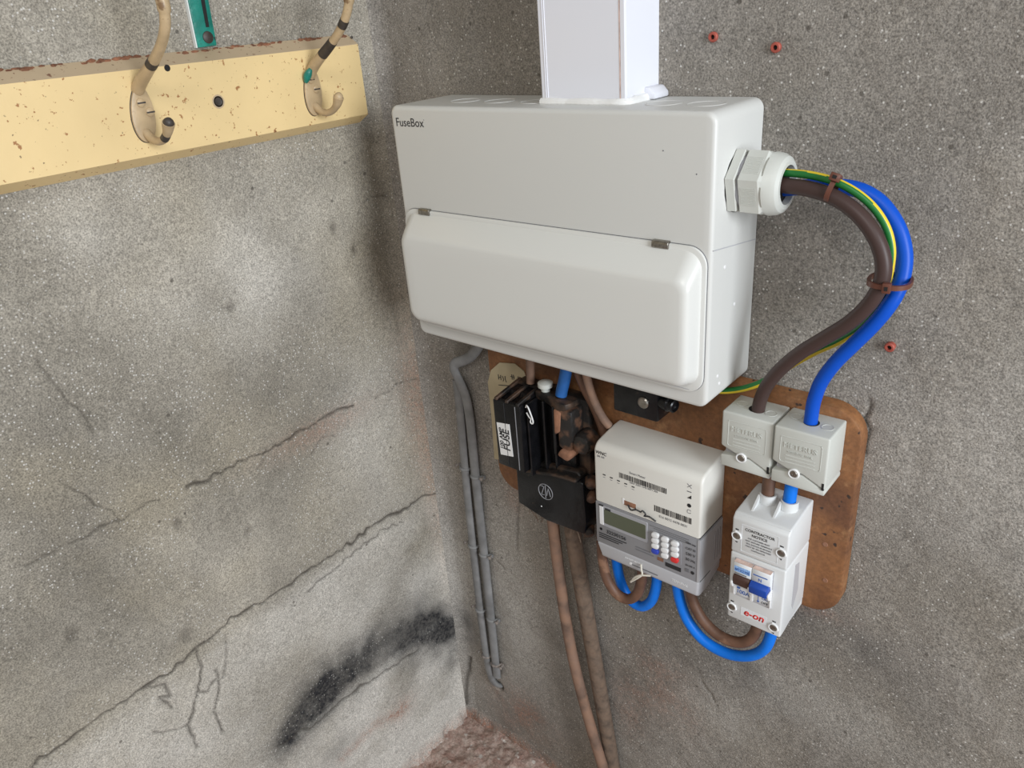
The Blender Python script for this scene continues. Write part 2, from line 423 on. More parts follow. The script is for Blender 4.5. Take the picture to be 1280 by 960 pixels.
# left wall: u = distance from the corner (-y), v = height
d = axis_pts(RF * 0.293, 0.80, 0.0024, 2.2)
U, V = np.meshgrid(d, Z, indexing='ij')
X = fillet(U) + 0.0045 * fbm(U, V, 5, 4, 3) + 0.0016 * fbm(U, V, 38, 3, 21)
crack = np.zeros_like(U)
LC = [([(0.006, .554), (.087, .554), (.115, .563), (.14, .561), (.194, .5536), (.273, .558), (.348, .5556), (.415, .5596), (.4756, .547), (.53, .541), (.585, .545), (.657, .542), (.75, .538)], .0024, .0032, 1),
      ([(.082, .5305), (.126, .541), (.18, .5368), (.232, .530), (.29, .5216)], .0016, .002, .8),
      ([(0.003, .778), (.053, .7826), (.097, .7785)], .0016, .002, .8),
      ([(.14, .7868), (.1976, .7904), (.2777, .7845), (.343, .7853), (.38, .787), (.42, .7905)], .0022, .003, 1),
      ([(.458, .792), (.5145, .795), (.56, .793), (.62, .795)], .0018, .0015, .65),
      ([(.51, .798), (.529, .827), (.55, .865)], .0015, .0015, .7),
      ([(.535, 1.018), (.524, .9745), (.509, .937), (.504, .914)], .002, .0016, .6),
      ([(.4736, .5455), (.475, .517), (.49, .4826), (.504, .4565), (.5166, .444), (.515, .394)], .0026, .003, .9),
      ([(.458, .497), (.46, .464), (.478, .432), (.474, .387)], .0026, .0028, .85),
      ([(.55, .540), (.5277, .531), (.5235, .505), (.538, .515), (.5287, .487)], .0022, .0025, .8),
      ([(.49, .4826), (.478, .475), (.46, .482)], .002, .002, .7),
      ([(.5166, .444), (.54, .452), (.56, .47)], .0018, .002, .6),
      ([(.43, .545), (.44, .50), (.452, .478)], .0016, .0016, .5),
      ([(.401, .28), (.323, .2702), (.2357, .271), (.181, .263), (.10, .25)], .0024, .004, .9),
      ([(.18, .75), (.21, .76), (.23, .745)], .0018, .0015, .5),
      ([(.300, .79), (.31, .772), (.32, .765)], .0015, .0015, .6),
      ([(.02, 1.085), (.045, 1.09), (.06, 1.083)], .0018, .0015, .6)]
for i, (pts, wd, dep, amt) in enumerate(LC):
    D = polydist(U, V, pts, 50 + i) * (1 + 1.1 * fbm(U, V, 40, 2, 70 + i))
    g = np.exp(-(D / (wd * .8)) ** 2); X -= dep * g; crack = np.maximum(crack, amt * g)
for (cu, cv, r) in ((.446, .746, .007), (.602, .676, .008), (.357, .68, .005), (.479, .579, .01), (.12, 1.06, .006), (.09, 1.02, .005), (.30, 1.0, .006)):
    g = blob(U, V, cu, cv, r, r * 1.3); X -= 0.003 * g; crack = np.maximum(crack, 0.55 * g)
joint = np.interp(U[:, 0], [0, .09, .14, .35, .42, .48, .75], [.553, .556, .561, .556, .558, .546, .54])[:, None]
pale = np.clip((joint - V) / 0.03, 0, 1) * 0.62 + 0.5 * np.clip((0.29 - V) / 0.06, 0, 1)
pale = pale * (0.75 + 0.9 * fbm(U, V, 11, 5, 33))
pale += 0.35 * blob(U, V, .13, .70, .08, .16) + 0.4 * blob(U, V, .27, 1.03, .10, .09) * (1 + fbm(U, V, 18, 3, 9)) + 0.3 * blob(U, V, .45, 1.13, .03, .03)
X += 0.004 * np.clip((0.275 - V + 0.01 * fbm(U, V, 20, 3, 61)) / 0.006, 0, 1)   # lower course stands proud
n1 = 1 + 0.8 * fbm(U, V, 22, 6, 77, .65)
sd = polydist(U, V, [(.37, .30), (.28, .322), (.19, .325), (.10, .30), (.03, .245)], 5, 0.001, pad=.2)
soot_shade = np.clip(1.05 * np.exp(-(np.abs(sd) / (.046 + .022 * fbm(U, V, 14, 4, 8))) ** 1.7) * (.55 + .45 * n1), 0, .84) + .25 * np.exp(-(sd / .08) ** 2) * np.clip(n1 - .7, 0, 1)
soot_shade = np.maximum(soot_shade, .6 * blob(U, V, .02, .20, .03, .07) * n1) + 0.25 * blob(U, V, .30, .18, .04, .03) * n1 + .22 * blob(U, V, .03, 1.1, .03, .12) * n1  # last blob paints the box's shadow into the corner
soot_shade += np.clip(0.10 * blob(U, V, .56, .98, .10, .16) * n1, 0, 1) + np.clip(0.12 * blob(U, V, .30, .90, .07, .05) * n1, 0, 1)
rust = .5 * blob(U, V, .205, .775, .09, .02) + .45 * blob(U, V, .16, .15, .03, .03) + .4 * blob(U, V, .02, .75, .03, .12) + .35 * blob(U, V, .01, .62, .02, .2) + .7 * np.clip((0.03 - V) / .03, 0, 1)
rust += .55 * np.exp(-(polydist(U, V, [(.30, .155), (.22, .165), (.16, .150)], 4) / .012) ** 2)
X += np.clip((0.03 - V) / .04, 0, 1) * (0.012 + 0.03 * fbm(U, V, 20, 3, 81))
fade = np.clip((U - RF * .293) / .02, 0, 1); X = fillet(U) + (X - fillet(U)) * fade
P = np.stack([X, -U, V], -1)
grid_object('wall_left', P, {'crack': np.clip(crack, 0, 1), 'pale': np.clip(pale, 0, 1), 'soot_shade': np.clip(soot_shade, 0, 1), 'rust': np.clip(rust, 0, 1)}, 'wall_left')

# back wall: u = x, v = height
d = axis_pts(RF * 0.293, 0.96, 0.0026, 2.2)
U, V = np.meshgrid(d, Z, indexing='ij')
# kept level behind the board and the box so that they sit flat on it
flatm = 1 - 0.85 * np.clip(np.minimum(np.minimum(U - .10, .73 - U), np.minimum(V - .60, 1.26 - V)) / .05, 0, 1)
Y = fillet(U) + flatm * 0.004 * fbm(U, V, 4.5, 4, 13) + flatm * 0.0013 * fbm(U, V, 38, 3, 31) - 0.001
crack = np.zeros_like(U)
BC = [([(.7055, .922), (.7062, .908), (.7030, .9035), (.7015, .8975), (.7085, .886), (.7070, .872), (.7080, .858)], 0.0014, .003, .8),
      ([(.20, .60), (.19, .56), (.185, .50)], .003, .002, .5),
      ([(.03, .16), (.018, .10), (.012, .03)], .003, .005, .9),
      ([(.13, .45), (.15, .44)], .002, .002, .5),
      ([(.53, .41), (.545, .395), (.55, .38)], .002, .002, .5)]
for i, (pts, wd, dep, amt) in enumerate(BC):
    D = polydist(U, V, pts, 150 + i) * (1 + 0.5 * fbm(U, V, 30, 2, 170 + i))
    g = np.exp(-(D / wd) ** 2); Y -= dep * g; crack = np.maximum(crack, amt * g)
g = np.exp(-((np.hypot(U - .1035, (V - .1275)) / .009) ** 4)); Y -= .012 * g; crack = np.maximum(crack, g)
pale = .5 * np.exp(-(polydist(U, V, [(.8557, .6883), (.8677, .6838), (.8842, .7094)], 7, 0.0005) / .0014) ** 2)
pale += np.clip(0.5 * blob(U, V, .70, .47, .16, .05) * (1 + fbm(U, V, 9, 3, 3)), 0, 1) + .45 * blob(U, V, .56, .36, .07, .05) + .3 * blob(U, V, .85, .95, .08, .2) + (.55 * blob(U, V, .03, .35, .05, .25) + .75 * blob(U, V, .17, .34, .09, .20)) * (1 + .7 * fbm(U, V, 14, 4, 4))  # last two blobs: pale plaster with bounced light painted in, low left
n1 = 1 + 1.6 * fbm(U, V, 24, 5, 177)
soot_shade = .30 * blob(U, V, .58, .47, .08, .05) * n1 + .25 * blob(U, V, .70, .60, .08, .03) * n1 + .5 * blob(U, V, .035, .24, .03, .05) * n1 + .2 * blob(U, V, .27, .25, .04, .2) * n1  # last blob paints the shade left of the supply cables
rust = .55 * blob(U, V, .16, .09, .07, .06) + .45 * blob(U, V, .46, .40, .04, .02) + .4 * blob(U, V, .66, .625, .05, .012) + .5 * blob(U, V, .19, .61, .02, .03) + .35 * blob(U, V, .47, .33, .05, .05) + .3 * blob(U, V, .40, .27, .03, .06) + .8 * np.clip((.022 - V) / .02, 0, 1) + .3 * blob(U, V, .66, .86, .03, .03)
rust = rust * (1 + 1.2 * fbm(U, V, 30, 4, 99))
Y += np.clip((0.02 - V) / .03, 0, 1) * (0.010 + 0.02 * fbm(U, V, 20, 3, 181))
fade = np.clip((U - RF * .293) / .02, 0, 1); Y = fillet(U) + (Y - fillet(U)) * fade
P = np.stack([U, -Y, V], -1)
grid_object('wall_back', P, {'crack': np.clip(crack, 0, 1), 'pale': np.clip(pale, 0, 1), 'soot_shade': np.clip(soot_shade, 0, 1), 'rust': np.clip(rust, 0, 1)}, 'wall_back')

# rubble floor in the corner
d = axis_pts(-0.03, 0.34, 0.003, 2.2)
U, V = np.meshgrid(d, d, indexing='ij')
H = -0.004 + 0.012 * fbm(U, V, 20, 6, 200, .62) + 0.007 * np.maximum(fbm(U, V, 45, 3, 210), 0)
grid_object('floor', np.stack([U, -V, H], -1), {}, 'floor')

# ------------------------------------------------------------------ coat rail on the left wall
RAIL = thing('coat_rail', 'cream painted wooden coat rail screwed to the left wall', 'rail', (0.012, -0.5, 1.1917))
prof = [(0.001, 1.1917), (0.022, 1.2033), (0.022, 1.2923), (0.001, 1.3046)]
bm = bmesh.new(); r2 = random.Random(5); secs = []
ys = [-1.25, -0.9, -0.6, -0.35, -0.2, -0.08] + [-0.0457]
loops = []
for y in ys: loops.append([(px, y + (r2.uniform(-.0015, .0015) if y > -.05 else 0), pz) for px, pz in prof])
bm = loft(loops)
bmesh.ops.bevel(bm, geom=[e for e in bm.edges if all(v.co.x > .015 for v in e.verts)], offset=.0012, segments=2, profile=.5, affect='EDGES')
bm.normal_update()
bmesh.ops.recalc_face_normals(bm, faces=bm.faces[:])
for f in bm.faces:
    if f.normal.z > 0.4: f.material_index = 1
obj('board', bm, ['rail', 'rail_top'], RAIL, smooth=30)
bm = lathe([(0, .0050), (.0006, .0046), (.0002, .0030), (.0002, .0003)], (0.0222, -.2655, 1.2482), (1, 0, 0), 12)
s = obj('screw', bm, 'hook_bare', RAIL)
obj('screw_ring', lathe([(0, .0078), (.0004, .0076), (.0004, .0062), (0, .0060)], (0.0221, -.2655, 1.2482), (1, 0, 0), 18), 'rail_top', RAIL)
bm = lathe([(0, .0036), (.0004, .0030)], (0.0221, -.3174, 1.2899), (1, 0, 0), 10)
obj('screw_hole', bm, 'dark', RAIL)
bm = bmesh.new(); r2 = random.Random(8)          # crumbs of old paint along the top edge
for k in range(120):
    y = -r2.uniform(.05, .62); s_ = r2.uniform(.0012, .0042); x = r2.uniform(.0015, .005); z = 1.3046 - (x - .001) * .586
    n = bmesh.new(); bmesh.ops.create_icosphere(n, subdivisions=1, radius=s_)
    for v in n.verts: v.co = Vector((v.co.x * .6 + x, v.co.y * r2.uniform(.7, 1.9) + y, v.co.z * .55 * r2.uniform(.6, 1.3) + z))
    merge(bm, n)
o = obj('paint_crumbs', bm, 'chips', RAIL, smooth=None); o['kind'] = 'stuff'
bm = bmesh.new()
for k in range(34):                               # flaking white edge at the sawn end
    z = r2.uniform(1.20, 1.302); n = bmesh.new(); bmesh.ops.create_icosphere(n, subdivisions=1, radius=r2.uniform(.001, .0026))
    bmesh.ops.translate(n, vec=(r2.uniform(.004, .020), -.0462 + r2.uniform(0, .0012), z), verts=n.verts[:]); merge(bm, n)
o = obj('paint_flakes', bm, 'hook_bare', RAIL, smooth=None); o['kind'] = 'stuff'

def coat_hook(label, yc, zc, arm, low, tilt, screws, bare, teal):
    H = thing('coat_hook', label, 'hook', (0.022, yc, zc), 'coat hooks on the cream rail')
    out = []
    for k in range(28):
        a = 2 * math.pi * k / 28; w = .0128 * math.cos(a); h = .0295 * math.sin(a)
        w *= 1 - .12 * math.sin(a)
        out.append((yc + w * math.cos(tilt) - h * math.sin(tilt), zc + w * math.sin(tilt) + h * math.cos(tilt)))
    obj('plate', prism(out, 'x', .0215, .0252, .001, 2), 'hook', H)
    obj('plate_rim', tube([(.0222, a, b) for a, b in out] + [(.0222, *out[0])], .0007, 6, .01, sm=0), 'hook_bare', H)
    ra = lambda t: .0070 - .0018 * min(1, t * 2.2) + (.0012 if t > .75 else 0)
    A = obj('upper_arm', tube(arm, ra, 14, .003), 'hook', H)
    path = spline(smoothed(arm, 1), .003)
    for a, b in bare:
        i0, i1 = int(a * len(path)), int(b * len(path))
        obj('bare_patch', tube(path[i0:i1 + 1], lambda t, a=a, b=b: ra(a + (b - a) * t) + .0004, 14, .003, sm=0), 'hook_bare', A)
    if teal:
        obj('paint_patch', tube([(.0255, yc - .0100, zc + .0120), (.0285, yc - .0085, zc + .0205), (.0350, yc - .0062, zc + .0275)], lambda t: .0022 + .0028 * math.sin(math.pi * t), 10, .002), 'teal', A)
    rl = lambda t: .0052 - .001 * math.sin(math.pi * t) + .0016 * max(0, t - .75) * 4
    B = obj('lower_hook', tube(low, rl, 14, .002), 'hook', H)
    p2 = spline(smoothed(low, 1), .002)
    bmt = lathe([(-.006, .0052), (0, .0058), (.003, .005), (.0052, .003), (.006, .0004)], p2[-1], p2[-1] - p2[-2], 14)
    obj('hook_tip', bmt, 'hook_bare' if not teal else 'hook', B)
    if not teal:
        k = int(len(p2) * .62); obj('bare_patch', tube(p2[k:k + 5], lambda t: rl(.65) + .0003, 14, .002, sm=0), 'hook_bare', B)
    for (sy, sz) in screws:
        S = obj('screw', lathe([(0, .0050), (.0012, .0048), (.0022, .0034), (.0024, .0002)], (.0250, sy, sz), (1, 0, 0), 16), 'hook', H)
        obj('screw_slot', box(.0268, .0276, sy - .0045, sy + .0045, sz - .0008, sz + .0008), 'hook_bare', S)
    return H
coat_hook('cream painted double coat hook with bare iron tip, left of the two', -.3585, 1.2475,
          [(.0225, -.357, 1.272), (.030, -.356, 1.279), (.0479, -.356, 1.288), (.0759, -.356, 1.3014), (.0981, -.356, 1.3149), (.1146, -.356, 1.3309), (.1189, -.356, 1.3447), (.1187, -.356, 1.3585), (.116, -.356, 1.372), (.117, -.356, 1.384)],
          [(.023, -.3605, 1.2285), (.030, -.360, 1.2210), (.042, -.359, 1.2185), (.056, -.359, 1.2205), (.0690, -.359, 1.2285), (.0755, -.359, 1.2395)],
          -.12, [(-.3585, 1.2590), (-.3510, 1.2485)], [(.30, .36)], False)
coat_hook('cream painted double coat hook with chipped green paint, right end of the rail', -.1315, 1.2430,
          [(.0225, -.132, 1.262), (.030, -.131, 1.2715), (.0452, -.131, 1.2801), (.072, -.131, 1.2958), (.0973, -.131, 1.310), (.114, -.131, 1.3281), (.1221, -.131, 1.3427), (.1237, -.131, 1.3542), (.122, -.131, 1.368), (.124, -.131, 1.38)],
          [(.023, -.132, 1.226), (.031, -.131, 1.2185), (.042, -.131, 1.2158), (.056, -.131, 1.2188), (.0685, -.131, 1.2265), (.0730, -.131, 1.2365)],
          -.10, [(-.1330, 1.2575), (-.1270, 1.2455)], [(.26, .42), (.58, .63)], True)

S = thing('strap_hinge', 'green painted iron strap hinge on the wall above the coat rail', 'hinge', (0.003, -.254, 1.308))
obj('strap', prism([(-.2668, 1.3065), (-.2425, 1.3070), (-.2375, 1.42), (-.2325, 1.52), (-.2605, 1.52), (-.2640, 1.42)], 'x', .002, .0075, .0012, 2), 'teal', S)
obj('groove', prism([(-.2515, 1.3270), (-.2475, 1.3270), (-.2430, 1.40), (-.2390, 1.52), (-.2450, 1.52), (-.2485, 1.40)], 'x', .0072, .0079), 'dark', S)
obj('edge_paint', prism([(-.2682, 1.3065), (-.2668, 1.3065), (-.2640, 1.42), (-.2605, 1.52), (-.2620, 1.52), (-.2655, 1.42)], 'x', .001, .006), 'white_paint', S)
obj('rivet', lathe([(0, .0068), (.0012, .0064), (.0022, .0045), (.0026, .0004)], (.0072, -.2518, 1.3165), (1, 0, 0), 14), 'hook_bare', S)

# ------------------------------------------------------------------ mounting board
X0, X1, Z0, Z1 = .1787, .709, .639, .9165
BO = thing('mounting_board', 'brown fibreboard backing board with rounded corners behind the meter', 'board', (.44, -.001, Z0))
pl = rrect(X0, X1, Z0, Z1, .036, 8)
bm = prism(pl, 'y', -.0002, -.020, .004, 2, only=lambda e: all(v.co.y < -.01 for v in e.verts))
obj('panel', bm, 'board', BO)
for sx, sz in ((.690, .69), (.200, .665), (.685, .74)):
    obj('screw', lathe([(0, .0032), (.0006, .0026), (.0002, .0004)], (sx, -.0200, sz), (0, -1, 0), 12), 'rust', BO)

# ------------------------------------------------------------------ consumer unit
bx0, bx1, bz0, bz1, by = .1307, .5707, .9198, 1.2235, -.1009
CU = thing('consumer_unit', 'large grey metal consumer unit box with hinged breaker cover', 'fuse box', (.35, -.0, bz0))
pl = rrect(bx0, bx1, bz0, bz1, .011, 6)
bm = prism(pl, 'y', -.0005, by, .0048, 4, only=lambda e: all(v.co.y < -.05 for v in e.verts))
obj('body', bm, 'unit', CU)
# seam of the lower front on the right side, and its spot welds
obj('side_seam', prism([(-.0985, 1.0945), (0, 1.0810), (0, 1.0800), (-.0985, 1.0935)], 'x', bx1 - .0002, bx1 + .00025), 'meter_low', CU)
for y, z in ((-.0714, 1.0699), (-.0446, 1.0215), (-.077, .9503), (-.072, .9395)):
    obj('rivet', lathe([(0, .0022), (.0006, .0018), (.0009, .0003)], (bx1, y, z), (1, 0, 0), 10), 'white', CU)
for x in (.215, .270, .325, .488, .535):
    ring = bmesh.new()
    for r_ in (.0185,):
        pts = [(x + r_ * math.cos(a), -.052 + r_ * math.sin(a), bz1 + .0001) for a in np.linspace(0, 2 * math.pi, 37)[:-1]]
        pts.append(pts[0]); ring = tube(pts, .0004, 6, .01, sm=0)
    obj('knockout_ring', ring, 'unit', CU)
# hinged cover: thin flange and a raised pan with sloping sides
fx0, fx1, fz0, fz1 = .1345, .5668, .9370, 1.0973
COV = obj('cover_flange', prism(rrect(fx0, fx1, fz0, fz1, .020, 8), 'y', by + .0002, by - .0032, .0014, 2, only=lambda e: all(v.co.y < by - .001 for v in e.verts)), 'unit_cover', CU)
def pan_loop(l, rgt, bot, top, r, y): return [(p[0], y, p[1]) for p in rrect(l, rgt, bot, top, r, 8)]
loops = [pan_loop(.1395, .5622, .9455, 1.0925, .018, by - .0030), pan_loop(.1398, .5619, .9460, 1.0915, .018, by - .0045),
         pan_loop(.1425, .5588, .9500, 1.0735, .016, by - .0195), pan_loop(.1435, .5578, .9512, 1.0708, .0155, by - .0218),
         pan_loop(.1455, .5558, .9535, 1.0682, .014, by - .0238), pan_loop(.1485, .5528, .9565, 1.0655, .012, by - .0250), pan_loop(.1520, .5490, .9600, 1.0625, .010, by - .0254), pan_loop(.165, .536, .972, 1.050, .006, by - .0256)]
obj('cover_pan', loft(loops, False, True), 'unit_cover', COV, smooth=40)
ROOT[COV] = ROOT[CU]
obj('cover_groove', box(.152, .552, by - .00345, by - .0030, .9405, .9412), 'meter_low', COV)
obj('cover_gap', prism(rrect(fx0 - .0006, fx1 + .0006, fz0 - .0004, fz1 + .0007, .0206, 8), 'y', by + .0006, by - .0005), 'grey_ink', COV)
for cx in (.1745, .5160):
    bm = prism([(by + .001, 1.0995), (by - .0045, 1.0995), (by - .0060, 1.0975), (by - .0060, 1.0925), (by - .0045, 1.0915), (by - .0030, 1.0925), (by - .0030, 1.0965), (by + .001, 1.0965)], 'x', cx - .0095, cx + .0095, .0004, 1)
    obj('spring_clip', bm, 'metal', CU)
t_ = text('lettering', 'FuseBox', .0485, 'ink', CU, (.164, by - .0001, 1.1992), bold=.0)
obj('trademark_dot', lathe([(0, .0006), (.0002, .0006)], (.1896, by, 1.2075), (0, -1, 0), 8), 'grey_ink', CU)
for sx, sz in ((.516, 1.187), (.552, 1.167)):
    obj('paint_speck', lathe([(0, .0008), (.0003, .0005)], (sx, by, sz), (0, -1, 0), 8), 'grey_ink', CU)

# ------------------------------------------------------------------ trunking
cx0, cx1, cy = .3434, .4523, -.0654
TR = thing('cable_trunking', 'white plastic cable trunking rising from the top of the grey box', 'trunking', (.398, 0, bz1))
TT = 1.95
bm = box(cx0, cx1, -.0005, cy + .004, bz1 + .0002, TT, .0006, 1); obj('base_channel', bm, 'trunk', TR)
bm = prism([(cx0 - .0004, cy + .010), (cx0 - .0004, cy + .0015), (cx0 + .0015, cy), (cx1 - .0075, cy), (cx1 - .0068, cy + .0012), (cx1 - .0060, cy), (cx1 - .0015, cy), (cx1 + .0004, cy + .0015), (cx1 + .0004, cy + .010)], 'z', bz1 + .0004, TT)
LID = obj('lid', bm, 'trunk', TR, smooth=25)
obj('lid_seam', box(cx1 - .0074, cx1 - .0066, cy - .0003, cy + .002, bz1 + .004, TT), 'dusty_pink', LID)
for x in (cx0 + .006, cx0 + .0085):
    obj('lid_rib', box(x, x + .0012, cy - .0006, cy + .001, bz1 + .002, TT, .0003, 1), 'trunk', LID)
r2 = random.Random(3)
pts = []
for (ax, ay), (bx_, by_) in zip([(cx0, cy), (cx1, cy), (cx1, -.004)], [(cx1, cy), (cx1, -.004), (cx1, -.003)]):
    for j in range(8): pts.append((ax + (bx_ - ax) * j / 8, ay + (by_ - ay) * j / 8, bz1 + .0015))
bm = tube(pts, lambda t: .0046 + .0005 * math.sin(t * 31) + (.0014 if t > .5 else 0), 10, .004)
obj('sealant_bead', bm, 'sealant', TR)
bm = prism([(cx1 - .002, bz1 + .0005), (cx1 + .0125, bz1 + .0005), (cx1 + .0125, bz1 + .006), (cx1 + .006, bz1 + .0125), (cx1 - .002, bz1 + .0125)], 'y', -.030, -.0005, .002, 2)
obj('foot_flange', bm, 'trunk', TR)

# ------------------------------------------------------------------ cable gland and tails
GX, GY, GZ = bx1, -.050, 1.1515
G = thing('cable_gland', 'pale grey hexagonal cable gland on the right side of the grey box', 'cable gland', (GX, GY, GZ))
obj('locknut', lathe([(.0003, .0300), (.0003, .0325), (.0010, .0335), (.0095, .0335), (.0105, .0320), (.0105, .02)], (GX, GY, GZ), (1, 0, 0), 36, hexed=(1, 2, 3, 4)), 'gland', G, smooth=25)
obj('washer', lathe([(.0100, .0270), (.0100, .0285), (.0130, .0285), (.0140, .0255), (.0160, .0255)], (GX, GY, GZ), (1, 0, 0), 36), 'meter_panel', G)
obj('dome_nut', lathe([(.0130, .022), (.0130, .0320), (.0140, .0335), (.0330, .0335), (.0345, .0322), (.0360, .0300), (.0430, .0288), (.0475, .0262), (.0500, .0225), (.0500, .0185), (.0420, .0175)], (GX, GY, GZ), (1, 0, 0), 36, hexed=(1, 2, 3, 4)), 'gland', G, smooth=25)
obj('bore', lathe([(.0410, .0182), (.0440, .0178)], (GX, GY, GZ), (1, 0, 0), 24), 'dark', G)
# grip ribs on the facets
bm = bmesh.new()
ax = Vector((1, 0, 0)); s_ = ax.orthogonal().normalized(); t_ = ax.cross(s_)
for f in range(6):
    am = f * math.pi / 3 + math.pi / 6
    nrm = s_ * math.cos(am) + t_ * math.sin(am); tan = ax.cross(nrm)
    for k in range(-5, 6):
        c = Vector((GX + .0235, GY, GZ)) + nrm * (.0335 * math.cos(math.pi / 6)) + tan * (k * .0017)
        n = bmesh.new(); bmesh.ops.create_cube(n, size=1)
        mt = Matrix((ax * .015, tan * .0007, nrm * .0009)).transposed().to_4x4(); mt.translation = c
        bmesh.ops.transform(n, matrix=mt, verts=n.verts[:]); merge(bm, n)
o = obj('grip_ribs', bm, 'gland', G, smooth=None); o['kind'] = 'stuff'

def cable(name, label, pts, r, mats, cat='cable', group=None, **k):
    o = obj(name, tube(pts, r, k.pop('n', 16), .004, **k), mats, None, origin=pts[-1])
    return tag(o, label, cat, group)
brown = [(.600, -.056, 1.1522), (.6209, -.057, 1.1525), (.6431, -.0595, 1.1525), (.6671, -.062, 1.149), (.6861, -.064, 1.1388), (.7015, -.0657, 1.1268), (.7145, -.0671, 1.11), (.7208, -.0680, 1.092), (.7209, -.068, 1.0762), (.714, -.0675, 1.0556), (.6976, -.0665, 1.031), (.6739, -.065, 1.0118), (.651, -.0625, .9917), (.6296, -.0586, .9645), (.6132, -.0533, .9396), (.6060, -.047, .9140), (.6045, -.045, .898)]
cable('meter_tail', 'dark brown insulated cable looping from gland to the left terminal block', brown, .0072, 'brown_pvc', group='cable tails from the gland')
blue = [(.600, -.042, 1.1435), (.6181, -.041, 1.1455), (.6511, -.0395, 1.1525), (.6817, -.038, 1.152), (.6964, -.036, 1.1427), (.7099, -.0367, 1.132), (.7227, -.0383, 1.1149), (.730, -.040, 1.0947), (.7315, -.0445, 1.0767), (.7295, -.051, 1.0611), (.7252, -.0555, 1.0499), (.7144, -.055, 1.0285), (.699, -.055, 1.0069), (.6828, -.055, .9841), (.6691, -.0517, .9578), (.6637, -.0475, .9329), (.6625, -.0445, .908), (.6625, -.0445, .897)]
cable('meter_tail', 'bright blue insulated cable looping from gland to the right terminal block', blue, .0072, 'blue_pvc', group='cable tails from the gland')
earth = [(.600, -.052, 1.1630), (.6217, -.054, 1.1635), (.6452, -.0555, 1.1645), (.6679, -.0583, 1.1600), (.6868, -.0578, 1.1525), (.7037, -.0572, 1.1388), (.7160, -.0562, 1.1232), (.7224, -.0552, 1.1030), (.7220, -.0555, 1.0875), (.7190, -.0495, 1.0660), (.7140, -.0425, 1.0425), (.7040, -.0415, 1.0205), (.6816, -.0433, 1.0005), (.6593, -.040, .9857), (.6364, -.0367, .9661), (.6173, -.0333, .9428), (.5948, -.030, .9264), (.5787, -.0317, .9156), (.5526, -.0333, .9075), (.535, -.036, .9085), (.518, -.040, .9135)]
def stripe(t, n):
    c = Vector((n[3] - .655, 0, n[4] - 1.085)).normalized() if t < .5 else Vector((.45, 0, -.85)).normalized()
    if t < .5: c += Vector((0, .35, 0))
    else: c += Vector((0, -.45, 0))
    return Vector(n[:3]).normalized().dot(c.normalized()) > .52
cable('earth_cable', 'thin green and yellow earth cable curving from the gland to beneath the box', earth, .0037, ['green', 'yellow'], stripe=stripe, n=28, group='cable tails from the gland')

def cable_tie(label, c, t, w, h, head, face):
    """strap loop of half sizes w, h in the plane across direction t; head on the outside"""
    T = Vector(t).normalized(); n = Vector(face); n = (n - T * n.dot(T)).normalized(); s = T.cross(n); c = Vector(c)
    K = thing('cable_tie', label, 'cable tie', c, 'brown cable ties on the loop')
    loops = []
    for e, k in ((-.0022, 1), (.0022, 1), (.0022, .86), (-.0022, .86), (-.0022, 1)):
        l = []
        for j in range(28):
            a = 2 * math.pi * j / 28
            ca, sa = math.cos(a), math.sin(a); p = 2.6
            q = (abs(ca) ** p + abs(sa) ** p) ** (-1 / p)
            l.append(c + T * e + s * ca * q * w * k + n * sa * q * h * k)
        loops.append(l)
    obj('strap', loft(loops, False, False), 'tie', K)
    hc = c + s * head[0] + n * head[1]
    for nm, a, b, d, m, off in (('head', .0046, .0036, .0030, 'tie', 0), ('slot', .0018, .0014, .0006, 'dark', .0030)):
        bm = bmesh.new(); bmesh.ops.create_cube(bm, size=2)
        mt = Matrix((T * a, s * b, n * d)).transposed().to_4x4(); mt.translation = hc + n * off
        bmesh.ops.transform(bm, matrix=mt, verts=bm.verts[:])
        if nm == 'head': bmesh.ops.bevel(bm, geom=bm.edges[:], offset=.0008, segments=2, profile=.5, affect='EDGES')
        obj(nm, bm, m, K)
cable_tie('brown cable tie round the brown and earth cables beside the gland', (.6660, -.0605, 1.1540), (.022, 0, -.006), .0128, .0098, (-.0085, .0098), (.25, -1, .35))
cable_tie('brown cable tie holding brown and blue cables where the loop turns down', (.7235, -.0565, 1.0745), (.0, 0, -1), .0188, .0205, (-.0010, .0198), (.10, -1, .1))

